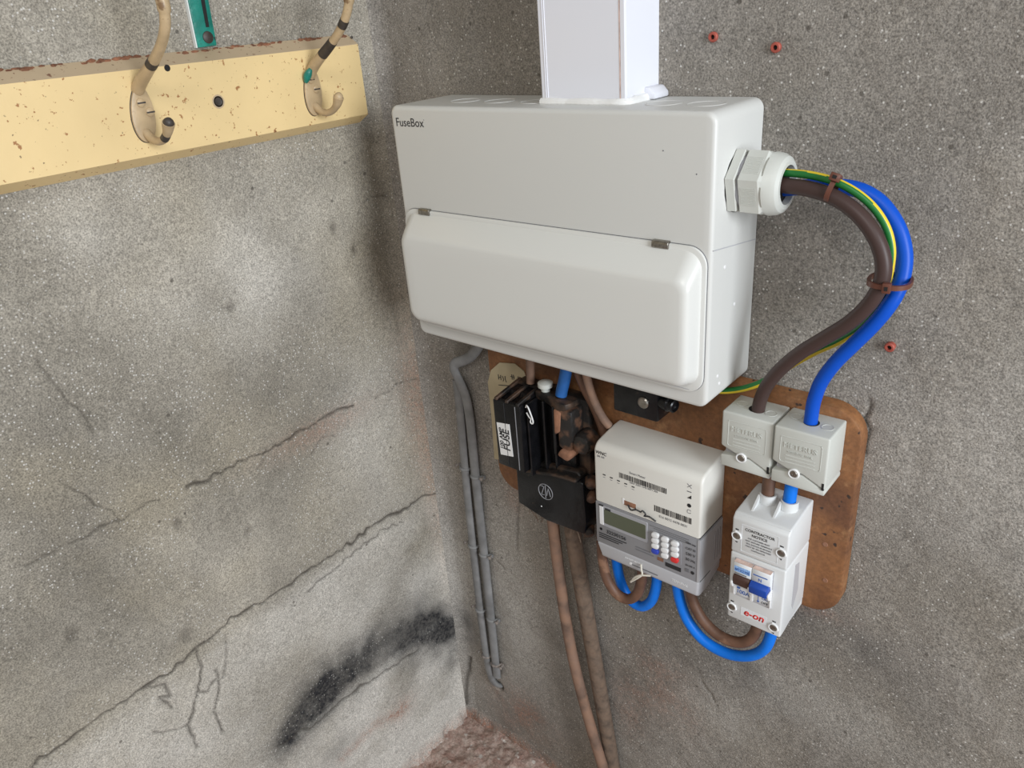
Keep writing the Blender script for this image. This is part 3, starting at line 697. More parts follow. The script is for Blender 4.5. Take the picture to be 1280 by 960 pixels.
# ------------------------------------------------------------------ connector blocks
def connector(label, x0, x1, z0, z1, yf, cable_mat):
    K = thing('connector_block', label, 'terminal block', ((x0 + x1) / 2, -.02, z0), 'grey terminal blocks on the board')
    w = x1 - x0; zs = z0 + .0195; yb = -.0201
    xs = x0 + .43 * w
    # upper housing, whose lower front edge slopes down to the right
    up = [(x0, zs + .0068), (xs - .006, zs - .0005), (xs + .008, zs - .0008), (x1, zs - .0125), (x1, z1), (x0, z1)]
    obj('housing', prism(up, 'y', yb, yf, .0022, 3), 'block', K)
    lo = [(x0 + .0002, z0), (x1 - .0002, z0), (x1 - .0002, zs - .0140), (xs + .008, zs - .0021), (xs - .006, zs - .0024), (x0 + .0002, zs - .0050)]
    obj('lower_cover', prism(lo, 'y', yb, yf + .0004, .0016, 2), 'block', K)
    obj('core', box(x0 + .003, x1 - .003, yb, yf + .0075, z0 + .003, z1 - .004), 'meter_low', K)
    obj('screw_boss', lathe([(0, .0062), (.0018, .0062), (.0028, .0054), (.0024, .0042), (.0008, .0042), (.0008, .0002)], (xs, yf + .0006, zs - .002), (0, -1, 0), 20), 'white', K)
    sc = obj('screw', lathe([(0, .0040), (.0016, .0040), (.0022, .0034), (.0022, .0014), (.0016, .0012), (.0016, .0002)], (xs, yf + .0002, zs - .002), (0, -1, 0), 18), 'metal', K)
    obj('side_slot', box(x1 - .0035, x1 - .0012, yf - .0003, yf + .004, zs - .0125, zs - .0040), 'dark', K)
    # cable and screw holes on top
    for hx, hy, hr, m in ((x0 + .20 * w, -.040, .0066, 'block'), (x1 - .19 * w, -.046, .0066, 'gland'), (x0 + .51 * w, -.0445, .0082, 'dark')):
        ring = lathe([(.0001, hr), (.0005, hr), (.0005, hr * .86), (.00015, hr * .84), (.00015, .0002)], (hx, hy, z1), (0, 0, 1), 22)
        obj('entry_hole' if m == 'dark' else 'screw_hole', ring, m if m != 'block' else 'gland', K)
    obj('face_panel_edge', tube([(p[0], yf, p[1]) for p in rrect(x0 + .008, x1 - .007, zs + .009, z1 - .010, .003, 3)] + [(x1 - .007, yf, z1 - .013)], .0004, 6, .01, sm=0), 'block', K)
    text('embossed_name', 'METERUS', w * .60, 'block', K, (x0 + .50 * w, yf - .0001, z1 - .0225), depth=.0006)
    text('embossed_text', 'TERMINAL 100A', w * .46, 'block', K, (x0 + .50 * w, yf - .0001, z1 - .0285), depth=.0005)
    for dz in (.0325, .0365, .0405):
        obj('embossed_line', box(x0 + .24 * w, x0 + .78 * w, yf - .0004, yf + .0002, z1 - dz, z1 - dz + .0012, .0002, 1), 'block', K)
    return K
connector('light grey terminal block fed by the dark brown cable', .5727, .6312, .8337, .9042, -.0655, 'brown_pvc')
connector('light grey terminal block fed by the bright blue cable', .6338, .6921, .8361, .9052, -.0690, 'blue_pvc')
cable('link_cable', 'short brown cable between left terminal block and switch enclosure', [(.6235, -.042, .845), (.6235, -.046, .825), (.6250, -.050, .800), (.626, -.052, .785)], .0072, 'brown_tail', group='short cables into the switch')
cable('link_cable', 'short blue cable between right terminal block and switch enclosure', [(.6490, -.042, .845), (.6495, -.046, .825), (.6500, -.050, .800), (.650, -.052, .785)], .0072, 'blue_bright', group='short cables into the switch')

# ------------------------------------------------------------------ isolator switch
ix0, ix1, iz0, iz1, iy = .6017, .6673, .6407, .7916, -.0878
IS = thing('isolator_switch', 'white switch enclosure with brown and blue toggles and red logo', 'switch', (.634, -.02, iz0))
zsm = .7385
obj('base', box(ix0 + .001, ix1 - .0012, -.0201, iy + .004, iz0 + .002, iz1 - .002), 'iso', IS)
up = [(-.0201, zsm + .0006), (iy, zsm + .0006), (iy, iz1 - .006), (iy + .006, iz1 - .0005), (-.034, iz1 + .004), (-.0201, iz1 + .004)]
TOP = obj('terminal_cover', prism(up, 'x', ix0, ix1, .0022, 3), 'iso', IS)
low = [(-.0201, iz0 + .012), (iy + .012, iz0), (iy, iz0), (iy, zsm - .0006), (-.0201, zsm - .0006)]
LOW = obj('lower_cover', prism(low, 'x', ix0, ix1, .0022, 3), 'iso', IS)
ROOT[TOP] = ROOT[LOW] = ROOT[IS]
for cx in (.6255, .6503):                        # collars round the cables, with tapering lugs
    out = [(cx + .0098 * math.cos(a), -.049 + .0098 * math.sin(a)) for a in np.linspace(math.radians(-200), math.radians(20), 16)]
    inn = [(cx + .0080 * math.cos(a), -.049 + .0080 * math.sin(a)) for a in np.linspace(math.radians(20), math.radians(-200), 16)]
    obj('cable_collar', prism(out + inn, 'z', iz1 - .001, iz1 + .0135), 'iso', TOP)
    for s_ in (-1,):
        obj('collar_rib', prism([(-.0555, iz1), (-.0760, iz1 - .001), (-.0560, iz1 + .0125)], 'x', cx - .0088, cx - .0064), 'iso', TOP)
for (sx, sz, pr) in ((.6078, .7625, TOP), (.6600, .7610, TOP), (.6072, .6575, LOW), (.6590, .6530, LOW)):
    B = obj('screw_boss', lathe([(0, .0066), (.0016, .0064), (.0022, .0054), (.0018, .0044), (.0002, .0044)], (sx, iy + .0004, sz), (0, -1, 0), 24, hexed=(0, 1)), 'white', pr)
    obj('screw', lathe([(0, .0043), (.0014, .0043), (.0020, .0034), (.0018, .0030), (.0018, .0002)], (sx, iy + .0002, sz), (0, -1, 0), 16), 'metal', pr)
    obj('arrow_mark', prism([(sx - .0018, sz + .0078), (sx + .0022, sz + .0078), (sx + .0022, sz + .0092), (sx - .0018, sz + .0096)], 'y', iy - .0003, iy + .0002), 'ink', pr)
    obj('arrow_mark', prism([(sx - .0018, sz - .0080), (sx + .0016, sz - .0080), (sx + .0008, sz - .0098)], 'y', iy - .0003, iy + .0002), 'ink', pr)
text('notice_heading', 'CONTRACTOR', .0345, 'ink', TOP, (.6345, iy - .0001, .7735), bold=.012)
text('notice_heading', 'NOTICE', .0180, 'ink', TOP, (.6345, iy - .0001, .7680), bold=.012)
for k, (s, w) in enumerate((('THE CUSTOMER MUST', .026), ('NOT DISTURB TERMINALS', .031), ('SEAL SHOULD BE BROKEN', .029), ('ONLY BY AN APPROVED', .030), ('CONTRACTOR', .0165))):
    text('notice_line', s, w, 'grey_ink', TOP, (.6340, iy - .0001, .7635 - k * .0037), bold=.01)
pts = [(p[0], iy, p[1]) for p in rrect(.6135, .6560, .7440, .7805, .002, 3)]
obj('notice_border', tube(pts + [pts[0]], .0003, 6, .01, sm=0), 'iso2', TOP)
# breaker with two poles
obj('window_recess', box(.6078, .6543, iy - .0002, iy + .004, .6775, .7325), 'meter_low', LOW)
for k, (x0, x1) in enumerate(((.6092, .6307), (.6313, .6532))):
    PO = obj('breaker_pole', prism([(iy + .003, .7310), (iy - .0055, .7310), (iy - .0070, .7295), (iy - .0070, .7140), (iy - .0040, .7125), (iy - .0010, .7040), (iy - .0010, .6800), (iy + .003, .6785)], 'x', x0, x1, .0006, 1), 'iso2', LOW)
    ROOT[PO] = ROOT[IS]
for x0, x1 in ((.6095, .6304), (.6316, .6529)):
    obj('brick_dust', box(x0, x1, iy - .0066, iy + .001, .7309, .7314), 'dusty_pink', LOW)
obj('toggle', prism([(iy, .7145), (iy - .0085, .7140), (iy - .0105, .7110), (iy - .0100, .7020), (iy - .0070, .6985), (iy, .6960)], 'x', .6100, .6302, .0010, 2), 'toggle_brown', LOW)
obj('toggle', prism([(iy, .7145), (iy - .0085, .7140), (iy - .0130, .7100), (iy - .0120, .7000), (iy - .0070, .6965), (iy, .6940)], 'x', .6308, .6520, .0010, 2), 'toggle_blue', LOW)
for x0, x1 in ((.6078, .6106), (.6290, .6325), (.6520, .6542)):
    obj('guard_fin', prism([(iy, .7060), (iy - .0105, .7050), (iy - .0115, .7030), (iy - .0095, .6965), (iy - .0035, .6925), (iy - .0025, .6790), (iy, .6785)], 'x', x0, x1, .0006, 1), 'white', LOW)
obj('printed_panel', box(.6105, .6295, iy - .0073, iy - .0069, .7185, .7260), 'pale_blue', LOW)
text('pole_print', 'MTX2100', .0172, 'blue_ink', LOW, (.6200, iy - .0073, .7202), bold=.02)
obj('printed_line', box(.6110, .6255, iy - .0073, iy - .0069, .7155, .7168), 'grey_ink', LOW)
obj('printed_line', box(.6330, .6500, iy - .0073, iy - .0069, .7230, .7243), 'blue_ink', LOW)
text('pole_mark', 'N', .0038, 'blue_ink', LOW, (.6415, iy - .0071, .7165), bold=.01)
obj('printed_panel', box(.6125, .6165, iy - .0014, iy - .0010, .6895, .6922), 'blue_ink', LOW)
text('rating', '100A', .0150, 'blue_ink', LOW, (.6200, iy - .0011, .6832), bold=.012)
text('on_mark', 'ON', .0068, 'blue_ink', LOW, (.6465, iy - .0011, .6872), bold=.012)
text('off_mark', 'OFF', .0078, 'ink', LOW, (.6465, iy - .0011, .6812), bold=.012)
obj('arrow_mark', box(.6385, .6391, iy - .0014, iy - .0010, .6820, .6915), 'blue_ink', LOW)
obj('arrow_mark', prism([(.6372, .6830), (.6404, .6830), (.6388, .6808)], 'y', iy - .0014, iy - .0010), 'blue_ink', LOW)
obj('logo_panel', box(.6185, .6500, iy - .0003, iy + .0003, .6515, .6630), 'iso2', LOW)
text('logo', 'e-on', .0245, 'red_ink', LOW, (.6345, iy - .0003, .6535), shear=.2, bold=.022)
obj('vent_slot', prism([(-.0600, .7290), (-.0480, .7250), (-.0440, .6830), (-.0560, .6620), (-.0600, .6700)], 'x', ix1 - .0003, ix1 + .0004), 'meter_low', LOW)

# ------------------------------------------------------------------ electricity meter
mx0, mx1, my = .4066, .5590, -.0795
ME = thing('electricity_meter', 'cream and grey electricity meter with display and keypad', 'meter', (.483, -.02, .637))
zt, zm, zl, zb = .8200, .7300, .6640, .6370
arc = [(my + .014 * (1 - math.sin(a)), zt - .016 + .014 * math.cos(a)) for a in np.linspace(math.pi / 2, 0.15, 7)]
upp = [(-.0201, zm + .0004), (my, zm + .0004)] + arc + [(-.035, zt + .003), (-.0201, zt + .003)]
UP = obj('upper_cover', prism(upp, 'x', mx0, mx1, .0035, 3, only=lambda e: abs(e.verts[0].co.x - e.verts[1].co.x) < 1e-6), 'meter_top', ME, smooth=40)
obj('cover_seam', box(mx0 + .0012, mx1 - .0012, -.0201, my + .0012, zm - .0012, zm + .0010), 'ink', ME)
BOD = obj('body', prism(rrect(mx0 + .0003, mx1 - .0003, zl - .001, zm - .0008, .0015, 2), 'y', -.0201, my + .0004, .0012, 2), 'meter_panel', ME)
lowp = [(-.0201, zb + .014), (my + .024, zb - .001), (my + .006, zb), (my, zb + .005), (my, zl - .0006), (-.0201, zl - .0006)]
bm = prism(lowp, 'x', mx0 + .0005, mx1 - .0005, .0030, 3)
for v in bm.verts:                                # the lower corners are cut in
    if v.co.z < zb + .010: v.co.x += (.006 if v.co.x < .48 else -.001)
LO = obj('terminal_cover', bm, 'meter_low', ME)
ROOT[UP] = ROOT[BOD] = ROOT[LO] = ROOT[ME]
obj('edge_strip', box(mx1 - .0030, mx1 + .0001, my - .0002, my + .002, zl, zm - .002), 'meter_low', BOD)
obj('side_groove', prism([(my + .003, zl + .0005), (-.050, zl + .0005), (-.050, zl - .0010), (my + .003, zl - .0010)], 'x', mx1 - .001, mx1 + .0002), 'ink', BOD)
obj('side_panel', box(mx1 - .0006, mx1 + .0002, -.0770, -.0205, zl + .0005, zm - .003), 'meter_low', BOD)
for k in range(3):
    obj('side_rib', box(mx1 - .0006, mx1 + .0005, -.040 + k * .006, -.0385 + k * .006, zl + .010, zm - .012), 'meter_panel', BOD)
# display
obj('display_bezel', prism(rrect(.4130, .4860, .6935, .7255, .002, 3), 'y', my - .0006, my + .002, .0005, 1), 'lcd_bezel', BOD)
DSP = obj('display', prism(rrect(.4205, .4835, .6985, .7205, .0015, 3), 'y', my - .0010, my + .001, .0003, 1), 'lcd', BOD)
obj('bezel_glint', box(.4135, .4195, my - .0011, my + .001, .6950, .7240, .0003, 1), 'white', BOD)
obj('display_mark', box(.4225, .4310, my - .0013, my - .0009, .7210, .7235), 'ink', BOD)
obj('display_mark', box(.4125, .4195, my - .0013, my - .0005, .7245, .7262), 'ink', BOD)
text('serial_number', '32230156', .0300, 'ink', BOD, (.4385, my - .0004, .6835), bold=.012)
obj('serial_icon', lathe([(0, .0022), (.0003, .0022), (.0003, .0014), (0, .0014)], (.4145, my + .0002, .6862), (0, -1, 0), 12), 'ink', BOD)
for k in range(3):
    obj('printed_line', box(.4110, .4540 - .006 * k, my - .0001, my + .0006, .6785 - .0032 * k, .6797 - .0032 * k), 'ink', BOD)
for k in range(3):
    obj('printed_line', box(.4890 + .006 * k, .5440, my - .0001, my + .0006, .7225 - .0028 * k, .7233 - .0028 * k), 'grey_ink', BOD)
obj('indicator', box(.5005, .5090, my - .0002, my + .0006, .6735, .6800), 'rust', BOD)
for k in range(2):
    obj('printed_line', box(.4680, .4950, my - .0001, my + .0006, .6795 - .004 * k, .6808 - .004 * k), 'grey_ink', BOD)
obj('printed_panel', box(.5120, .5340, my - .0001, my + .0006, .6690, .6750), 'ink', BOD)
KP = obj('keypad_plate', prism(rrect(.4900, .5345, .6790, .7155, .003, 3), 'y', my - .0006, my + .001, .0004, 1), 'meter_panel', BOD)
for c in range(3):
    for r_ in range(4):
        kx = .4985 + .0138 * c; kz = .7125 - .0083 * r_ + (-.0006 * c)
        m = 'key_blue' if (c == 0 and r_ == 3) else 'red' if (c == 2 and r_ == 3) else 'white'
        bm = prism(rrect(kx - .0052, kx + .0052, kz - .0037, kz + .0037, .0032, 4), 'y', my - .0004, my - .0042, .0011, 2, only=lambda e: all(v.co.y < my - .003 for v in e.verts))
        obj('key', bm, m, BOD)
for k, s in enumerate(('1000 imp', 'CAT III', '230 V', '50 Hz', '20-100 A')):
    text('side_print', s, .0130, 'ink', BOD, (.5465, my - .0001, .7170 - .0085 * k))
obj('class_mark', prism(rrect(.5400, .5450, .6735, .6785, .0005, 2), 'y', my - .0002, my + .0006), 'grey_ink', BOD)
obj('class_mark', lathe([(0, .0024), (.0003, .0024)], (.5500, my, .6755), (0, -1, 0), 14), 'ink', BOD)
# print on the cream cover
text('maker', 'WNC', .0165, 'ink', UP, (.4180, my - .0001, .8030), shear=.15, bold=.01)
text('model', 'SM 100', .0110, 'grey_ink', UP, (.4175, my - .0001, .7985), bold=.005)
def barcode(x0, x1, z0, z1, seed):
    r = random.Random(seed); bm = bmesh.new(); x = x0
    while x < x1 - .001:
        w = r.choice((.0004, .0006, .0009, .0013)); bm = box(x, min(x + w, x1), my - .0003, my + .0002, z0, z1, bm=bm); x += w + r.choice((.0005, .0008, .0011))
    obj('barcode', bm, 'ink', UP, smooth=None)
barcode(.4450, .5130, .7785, .7860, 3); barcode(.4957, .5472, .7475, .7560, 9)
text('barcode_text', 'Smart Meter', .0230, 'grey_ink', UP, (.4715, my - .0001, .7895))
text('barcode_text', '16K0 2203 1542 0071 336', .0400, 'grey_ink', UP, (.4800, my - .0001, .7755))
text('barcode_text', 'E16 0012 4478 0031', .0380, 'grey_ink', UP, (.5220, my - .0001, .7405))
for k in range(5):
    obj('indicator_mark', box(.4200 + .0108 * k, .4242 + .0108 * k, my - .0003, my + .0002, .7735 - .0007 * k, .7750 - .0007 * k), 'ink', UP)
    obj('indicator_text', box(.4200 + .0108 * k, .4236 + .0108 * k, my - .0002, my + .0002, .7702 - .0007 * k, .7708 - .0007 * k), 'grey_ink', UP)
obj('approval_mark', tube([(.5400, my, .7985), (.5455, my, .8035), (.5428, my, .8010), (.5400, my, .8035), (.5455, my, .7985)], .0004, 6, .01, sm=0), 'grey_ink', UP)
obj('approval_mark', box(.5398, .5455, my - .0003, my + .0002, .7925, .7936), 'grey_ink', UP)
obj('approval_mark', prism([(.5400, .7835), (.5455, .7885), (.5455, .7835)], 'y', my - .0003, my + .0002), 'ink', UP)
obj('approval_mark', lathe([(0, .0027), (.0003, .0027), (.0003, .0009), (0, .0009)], (.5430, my, .7735), (0, -1, 0), 16), 'ink', UP)
obj('approval_mark', tube([(p[0], my, p[1]) for p in rrect(.5408, .5452, .7625, .7672, .0012, 3)], .0004, 6, .01, sm=0), 'grey_ink', UP)
obj('seal_recess', box(.4515, .4690, my - .0003, my + .002, .7395, .7465), 'rust', UP)
obj('recess_edge', box(.4490, .4518, my - .0005, my + .001, .7405, .7490, .0003, 1), 'white', UP)
text('embossed_text', 'DO NOT REMOVE', .0260, 'white', LO, (.4650, my - .0001, .6545), depth=.0004)
text('embossed_text', 'TERMINAL', .0230, 'white', LO, (.5330, my - .0001, .6500), depth=.0004)
obj('seal_slot', box(.4620, .5010, my - .0003, my + .001, .6475, .6492), 'grey_ink', LO)
obj('seal_hole', lathe([(0, .0022), (.0004, .0020), (.0004, .0003)], (.4605, my, .6490), (0, -1, 0), 12), 'white', LO)

# wire seals
def seal(label, pts, r, m):
    o = obj('wire_seal', tube(pts, r, 8, .002, sm=0), m, None, origin=pts[0]); return tag(o, label, 'seal', 'wire security seals')
seal('cream looped wire seal hanging from the bottom edge of the meter', [(.4770, my - .0012, .6560), (.4800, my - .005, .6500), (.4822, my - .007, .6455), (.4760, my - .009, .6380), (.4675, my - .009, .6290), (.4655, my - .009, .6265), (.4675, my - .0085, .6295), (.4715, my - .0085, .6365), (.4800, my - .008, .6440), (.4930, my - .0045, .6470)], .0013, 'seal_wire')
seal('dark twisted wire seal across the cream meter cover', [(.4580, my - .0012, .7420), (.4640, my - .004, .7385), (.4720, my - .004, .7420), (.4775, my - .003, .7400), (.4810, my - .004, .7440), (.4850, my - .003, .7395), (.4830, my - .004, .7365), (.4900, my - .003, .7380), (.4985, my - .0012, .7330)], .0010, 'ink')

# ------------------------------------------------------------------ cables under the meter and the switch
cable('loop_cable', 'brown cable looping beneath the left of the meter', [(.4030, -.0605, .690), (.4035, -.0635, .6500), (.4036, -.0636, .6212), (.4060, -.0621, .5860), (.4225, -.0607, .5615), (.4440, -.0593, .5590), (.4590, -.0579, .5790), (.4641, -.0564, .6043), (.4640, -.055, .640), (.4640, -.055, .650)][1:], .0072, 'brown_tail', group='loops below the meter')
cable('loop_cable', 'blue cable looping behind the brown loop beneath the meter', [(.4130, -.040, .650), (.4110, -.040, .622), (.4115, -.040, .595), (.4180, -.040, .562), (.4330, -.040, .540), (.4540, -.0405, .5370), (.4725, -.0421, .5600), (.4795, -.0436, .5950), (.4805, -.045, .625), (.4805, -.045, .650)], .0072, 'blue_bright', group='loops below the meter')
cable('loop_cable', 'blue cable sagging from the meter across to the switch bottom', [(.5120, -.050, .655), (.5125, -.050, .630), (.5144, -.050, .600), (.5270, -.050, .5625), (.5527, -.050, .5385), (.5896, -.050, .5360), (.6207, -.050, .5510), (.6402, -.050, .5769), (.6448, -.050, .602), (.6450, -.050, .650)], .0072, 'blue_bright', group='loops below the meter')
cable('loop_cable', 'brown cable sagging above the blue one from meter to switch', [(.5290, -.052, .655), (.5310, -.052, .625), (.5376, -.052, .5989), (.5529, -.0529, .5779), (.5769, -.0543, .5645), (.6039, -.0543, .5676), (.6201, -.0529, .5817), (.6286, -.0514, .6045), (.6290, -.051, .650)], .0072, 'brown_tail', group='loops below the meter')

# ------------------------------------------------------------------ cut-out fuse
CF = thing('cutout_fuse', 'black bakelite service fuse with dusty top and white label', 'fuse', (.32, -.02, .64))
obj('back_plate', box(.2500, .3740, -.0201, -.0420, .6480, .8500, .003, 2), 'bakelite_dusty', CF)
bm = prism([(-.0300, .7370), (-.0890, .7370), (-.0890, .8400), (-.0830, .8425), (-.0780, .8400), (-.0640, .8420), (-.0600, .8455), (-.0300, .8470)], 'x', .2472, .2953, .0014, 2)
CAR = obj('fuse_carrier', bm, 'bakelite', CF); ROOT[CAR] = ROOT[CF]
for x in (.2490, .2680, .2870):                   # ridges running back over the top
    obj('top_ridge', prism([(-.0885, .8395), (-.0885, .8440), (-.0320, .8520), (-.0320, .8440)], 'x', x, x + .0058, .0010, 1), 'bakelite_dusty', CAR)
for x in (.2665, .2860):
    obj('front_groove', box(x, x + .0010, -.0896, -.0885, .7390, .8390), 'meter_panel' if x > .28 else 'ink', CAR)
LB = obj('label', prism([(.2510, .8055), (.2745, .8090), (.2765, .7580), (.2535, .7545)], 'y', -.0896, -.0889), 'label', CAR)
for s, w, x in (('100 AMP', .0330, .2600), ('FUSE', .0330, .2715)):
    text('label_print', s, w, 'ink', CAR, (x + .001, -.0897, .7820), rot=(math.pi / 2, -math.pi / 2, 0), bold=.02)
# recess with upright fins, dusty pillar, round terminal
obj('recess_floor', box(.2940, .3560, -.0400, -.0520, .7300, .8450, .002, 1), 'bakelite', CF)
for x, yf_, m in ((.2975, -.080, 'bakelite'), (.3120, -.0640, 'bakelite'), (.3270, -.0600, 'bakelite')):
    obj('fin', box(x, x + .0035, -.0420, yf_, .7280, .8430, .0010, 1), m, CF)
obj('top_shelf', prism([(.2960, -.0420), (.2960, -.0560), (.3180, -.0600), (.3420, -.0700), (.3560, -.0690), (.3600, -.0600), (.3610, -.0420)], 'z', .8400, .8520, .002, 2), 'bakelite_dusty', CF)
obj('pillar', prism([(.3420, .7850), (.3600, .7800), (.3660, .8000), (.3660, .8440), (.3420, .8440)], 'y', -.0420, -.0700, .004, 2), 'rust_dark', CF)
obj('pillar_face', prism([(.3370, .8020), (.3470, .8100), (.3500, .8400), (.3380, .8420)], 'y', -.0420, -.0712, .002, 2), 'rust', CF)
obj('pillar_rib', box(.3330, .3375, -.0420, -.0690, .7700, .8430, .001, 1), 'bakelite', CF)
obj('terminal_cap', lathe([(0, .0160), (.018, .0155), (.024, .013), (.027, .006), (.0275, .0003)], (.3760, -.0420, .7960), (0, -1, 0), 18), 'rust_dark', CF)
obj('terminal_dust', prism([(.3420, .7750), (.3600, .7690), (.3680, .7820), (.3500, .7870)], 'y', -.0420, -.0760, .004, 2), 'rust', CF)
# lower housing with bowed top and maker's ring
lowp = [(.2560, .6590), (.3084, .6470), (.3751, .6500), (.3790, .6700), (.3760, .7360), (.3560, .7380), (.3300, .7340), (.3000, .7270), (.2570, .7180)]
LH = obj('lower_housing', prism(lowp, 'y', -.0201, -.0650, .0030, 3), 'bakelite', CF); ROOT[LH] = ROOT[CF]
obj('housing_rim', prism([(.2800, .7235), (.3300, .7345), (.3700, .7375), (.3680, .7420), (.3280, .7395), (.2800, .7290)], 'y', -.0420, -.0720, .002, 2), 'bakelite_dusty', CF)
obj('housing_top', prism([(.2960, .7330), (.3700, .7400), (.3650, .7480), (.2960, .7400)], 'y', -.0420, -.0600, .002, 1), 'bakelite_dusty', CF)
pts = [(.3105 + .0125 * math.cos(a), -.0652, .6985 + .0125 * math.sin(a)) for a in np.linspace(0, 2 * math.pi, 25)]
RG = obj('maker_ring', tube(pts, .0006, 6, .01, sm=0), 'meter_panel', LH)
for s in ([(.3010, .7060), (.3080, .7060), (.3030, .6925), (.3080, .6925)], [(.3105, .7095), (.3105, .6880)], [(.3125, .6930), (.3155, .7055), (.3190, .6930)]):
    obj('maker_mark', tube([(x, -.0652, z) for x, z in s], .0006, 6, .01, sm=0), 'meter_panel', LH)
for x, y, z, rr in ((.3810, -.052, .7330, .0085), (.3790, -.050, .7080, .0080), (.3740, -.052, .6500, .0085)):
    obj('bolt', lathe([(-.006, rr), (.004, rr), (.0075, rr * .8), (.009, rr * .3), (.0092, .0003)], (x, y, z), (.5, -.7, -.1), 14), 'rust_dark', CF)
obj('spot', lathe([(0, .0012), (.0006, .0006)], (.3010, -.0650, .6700), (0, -1, 0), 8), 'label', LH)
obj('top_screw', lathe([(0, .0062), (.010, .0065), (.0105, .0105), (.0160, .0105), (.0170, .0090), (.0185, .0003)], (.3085, -.0480, .8480), (0, 0, 1), 16), 'gland', CF)
bm = bmesh.new(); r2 = random.Random(21)          # cobwebbed fluff hanging under the housing
for k in range(46):
    p = Vector((r2.uniform(.27, .385), r2.uniform(-.060, -.035), .652 - r2.uniform(0, .004)))
    if .30 < p.x < .335: continue
    q = p + Vector((r2.uniform(-.012, .012), r2.uniform(-.006, .006), -r2.uniform(.004, .022)))
    bm = tube([p, (p + q) / 2 + Vector((r2.uniform(-.004, .004), 0, 0)), q], r2.uniform(.0003, .0009), 5, .006, bm=bm)
o = obj('cobweb_fluff', bm, 'supply2', CF); o['kind'] = 'stuff'
seal('white wire seal looped on the black fuse', [(.2990, -.0805, .8380), (.3010, -.0815, .8420), (.3050, -.083, .8410), (.3085, -.0835, .8340), (.3120, -.084, .8260), (.3128, -.084, .8205), (.3105, -.084, .8180), (.3080, -.084, .8205), (.3095, -.084, .8250), (.3060, -.083, .8260), (.3005, -.0815, .8310)], .0010, 'label')

# card tag hung behind the fuse
TG = thing('card_tag', 'cream card tag with handwriting tucked behind the black fuse', 'tag', (.20, -.0215, .69))
obj('card', prism([(.1745, .6850), (.1860, .6880), (.1890, .7600), (.2560, .7900), (.2540, .8440), (.2490, .8560), (.2330, .8640), (.2040, .8590), (.1850, .8420), (.1765, .8200), (.1770, .7600)], 'y', -.0203, -.0222, .0005, 1), 'tag', TG)
HW = [[(.2000, .8390), (.2000, .8310)], [(.2000, .8350), (.2040, .8350)], [(.2045, .8390), (.2045, .8310)], [(.2075, .8385), (.2110, .8340), (.2085, .8300)], [(.2130, .8395), (.2120, .8330), (.2150, .8300)],
      [(.2265, .8455), (.2265, .8375)], [(.2235, .8415), (.2300, .8420)], [(.2290, .8455), (.2320, .8420), (.2290, .8380)],
      [(.2380, .8450), (.2370, .8395), (.2410, .8400), (.2385, .8430)], [(.2440, .8420), (.2435, .8395)], [(.2455, .8425), (.2480, .8400), (.2490, .8430), (.2515, .8405)],
      [(.1990, .8215), (.2330, .8280)], [(.2000, .8020), (.2230, .8070)], [(.2000, .7960), (.2200, .8000)], [(.2250, .8150), (.2290, .8110), (.2240, .8080)], [(.2000, .7890), (.2140, .7915)]]
for s in HW:
    obj('handwriting', tube([(x, -.0224, z) for x, z in s], .0006, 5, .006), 'ink', TG)

# black terminal on the board under the box
TB = thing('neutral_terminal', 'dark dusty terminal connector half hidden beneath the grey box', 'terminal', (.456, -.02, .858))
obj('body', box(.4250, .4880, -.0201, -.0600, .8600, .9140, .003, 2), 'bakelite', TB)
obj('side_barrel', lathe([(-.01, .0095), (.010, .0095), (.012, .0080), (.018, .0080), (.019, .0065), (.016, .0055), (.016, .0003)], (.4900, -.0500, .8855), (1, -.25, 0), 18), 'bakelite', TB)
obj('screw', lathe([(0, .0075), (.002, .0075), (.0034, .006), (.0030, .0040), (.0030, .0003)], (.4690, -.0600, .8830), (0, -1, 0), 18), 'metal', TB)

# small cables between box and fuse
cable('short_cable', 'old brown cable curving from the box down behind the meter', [(.3560, -.042, .930), (.3565, -.042, .895), (.3670, -.040, .868), (.3805, -.037, .846), (.3890, -.034, .820), (.3945, -.031, .790), (.3975, -.030, .755), (.398, -.029, .735)], .0070, 'brown_tail', group='short cables above the fuse')
cable('short_cable', 'paler brown cable beside the curved one under the grey box', [(.3720, -.048, .930), (.3735, -.047, .900), (.3800, -.047, .872), (.3900, -.047, .850), (.4000, -.046, .832), (.4045, -.040, .822)], .0055, 'supply', group='short cables above the fuse')
cable('short_cable', 'blue cable stub entering the top of the black fuse', [(.3480, -.046, .930), (.3465, -.046, .895), (.3400, -.047, .874), (.3365, -.049, .860), (.3360, -.050, .8525)], .0080, 'blue_dusty', group='short cables above the fuse')
cable('short_cable', 'tan cable stub standing between tag and black fuse', [(.2785, -.040, .930), (.2780, -.040, .890), (.2770, -.040, .866), (.2770, -.041, .8525)], .0060, 'supply', group='short cables above the fuse')

# ------------------------------------------------------------------ supply cables
cable('supply_cable', 'tan sheathed supply cable running down the wall from the fuse', [(.2975, -.037, .6480), (.2968, -.036, .6195), (.2963, -.0346, .5929), (.3001, -.0323, .5081), (.3047, -.030, .4269), (.3161, -.030, .3399), (.3411, -.0333, .2441), (.3738, -.0371, .1402), (.3985, -.041, .071), (.415, -.042, .01)], .0090, 'supply', group='supply cables')
cable('supply_cable', 'thicker dark armoured supply cable beside the tan one', [(.3320, -.036, .6470), (.3316, -.034, .6178), (.3313, -.0297, .5855), (.3359, -.0246, .5075), (.3452, -.0194, .4139), (.3524, -.0161, .3288), (.366, -.0149, .2278), (.3777, -.0145, .1218), (.3908, -.0145, .0275), (.395, -.0145, .0)], .0125, 'supply2', group='supply cables')

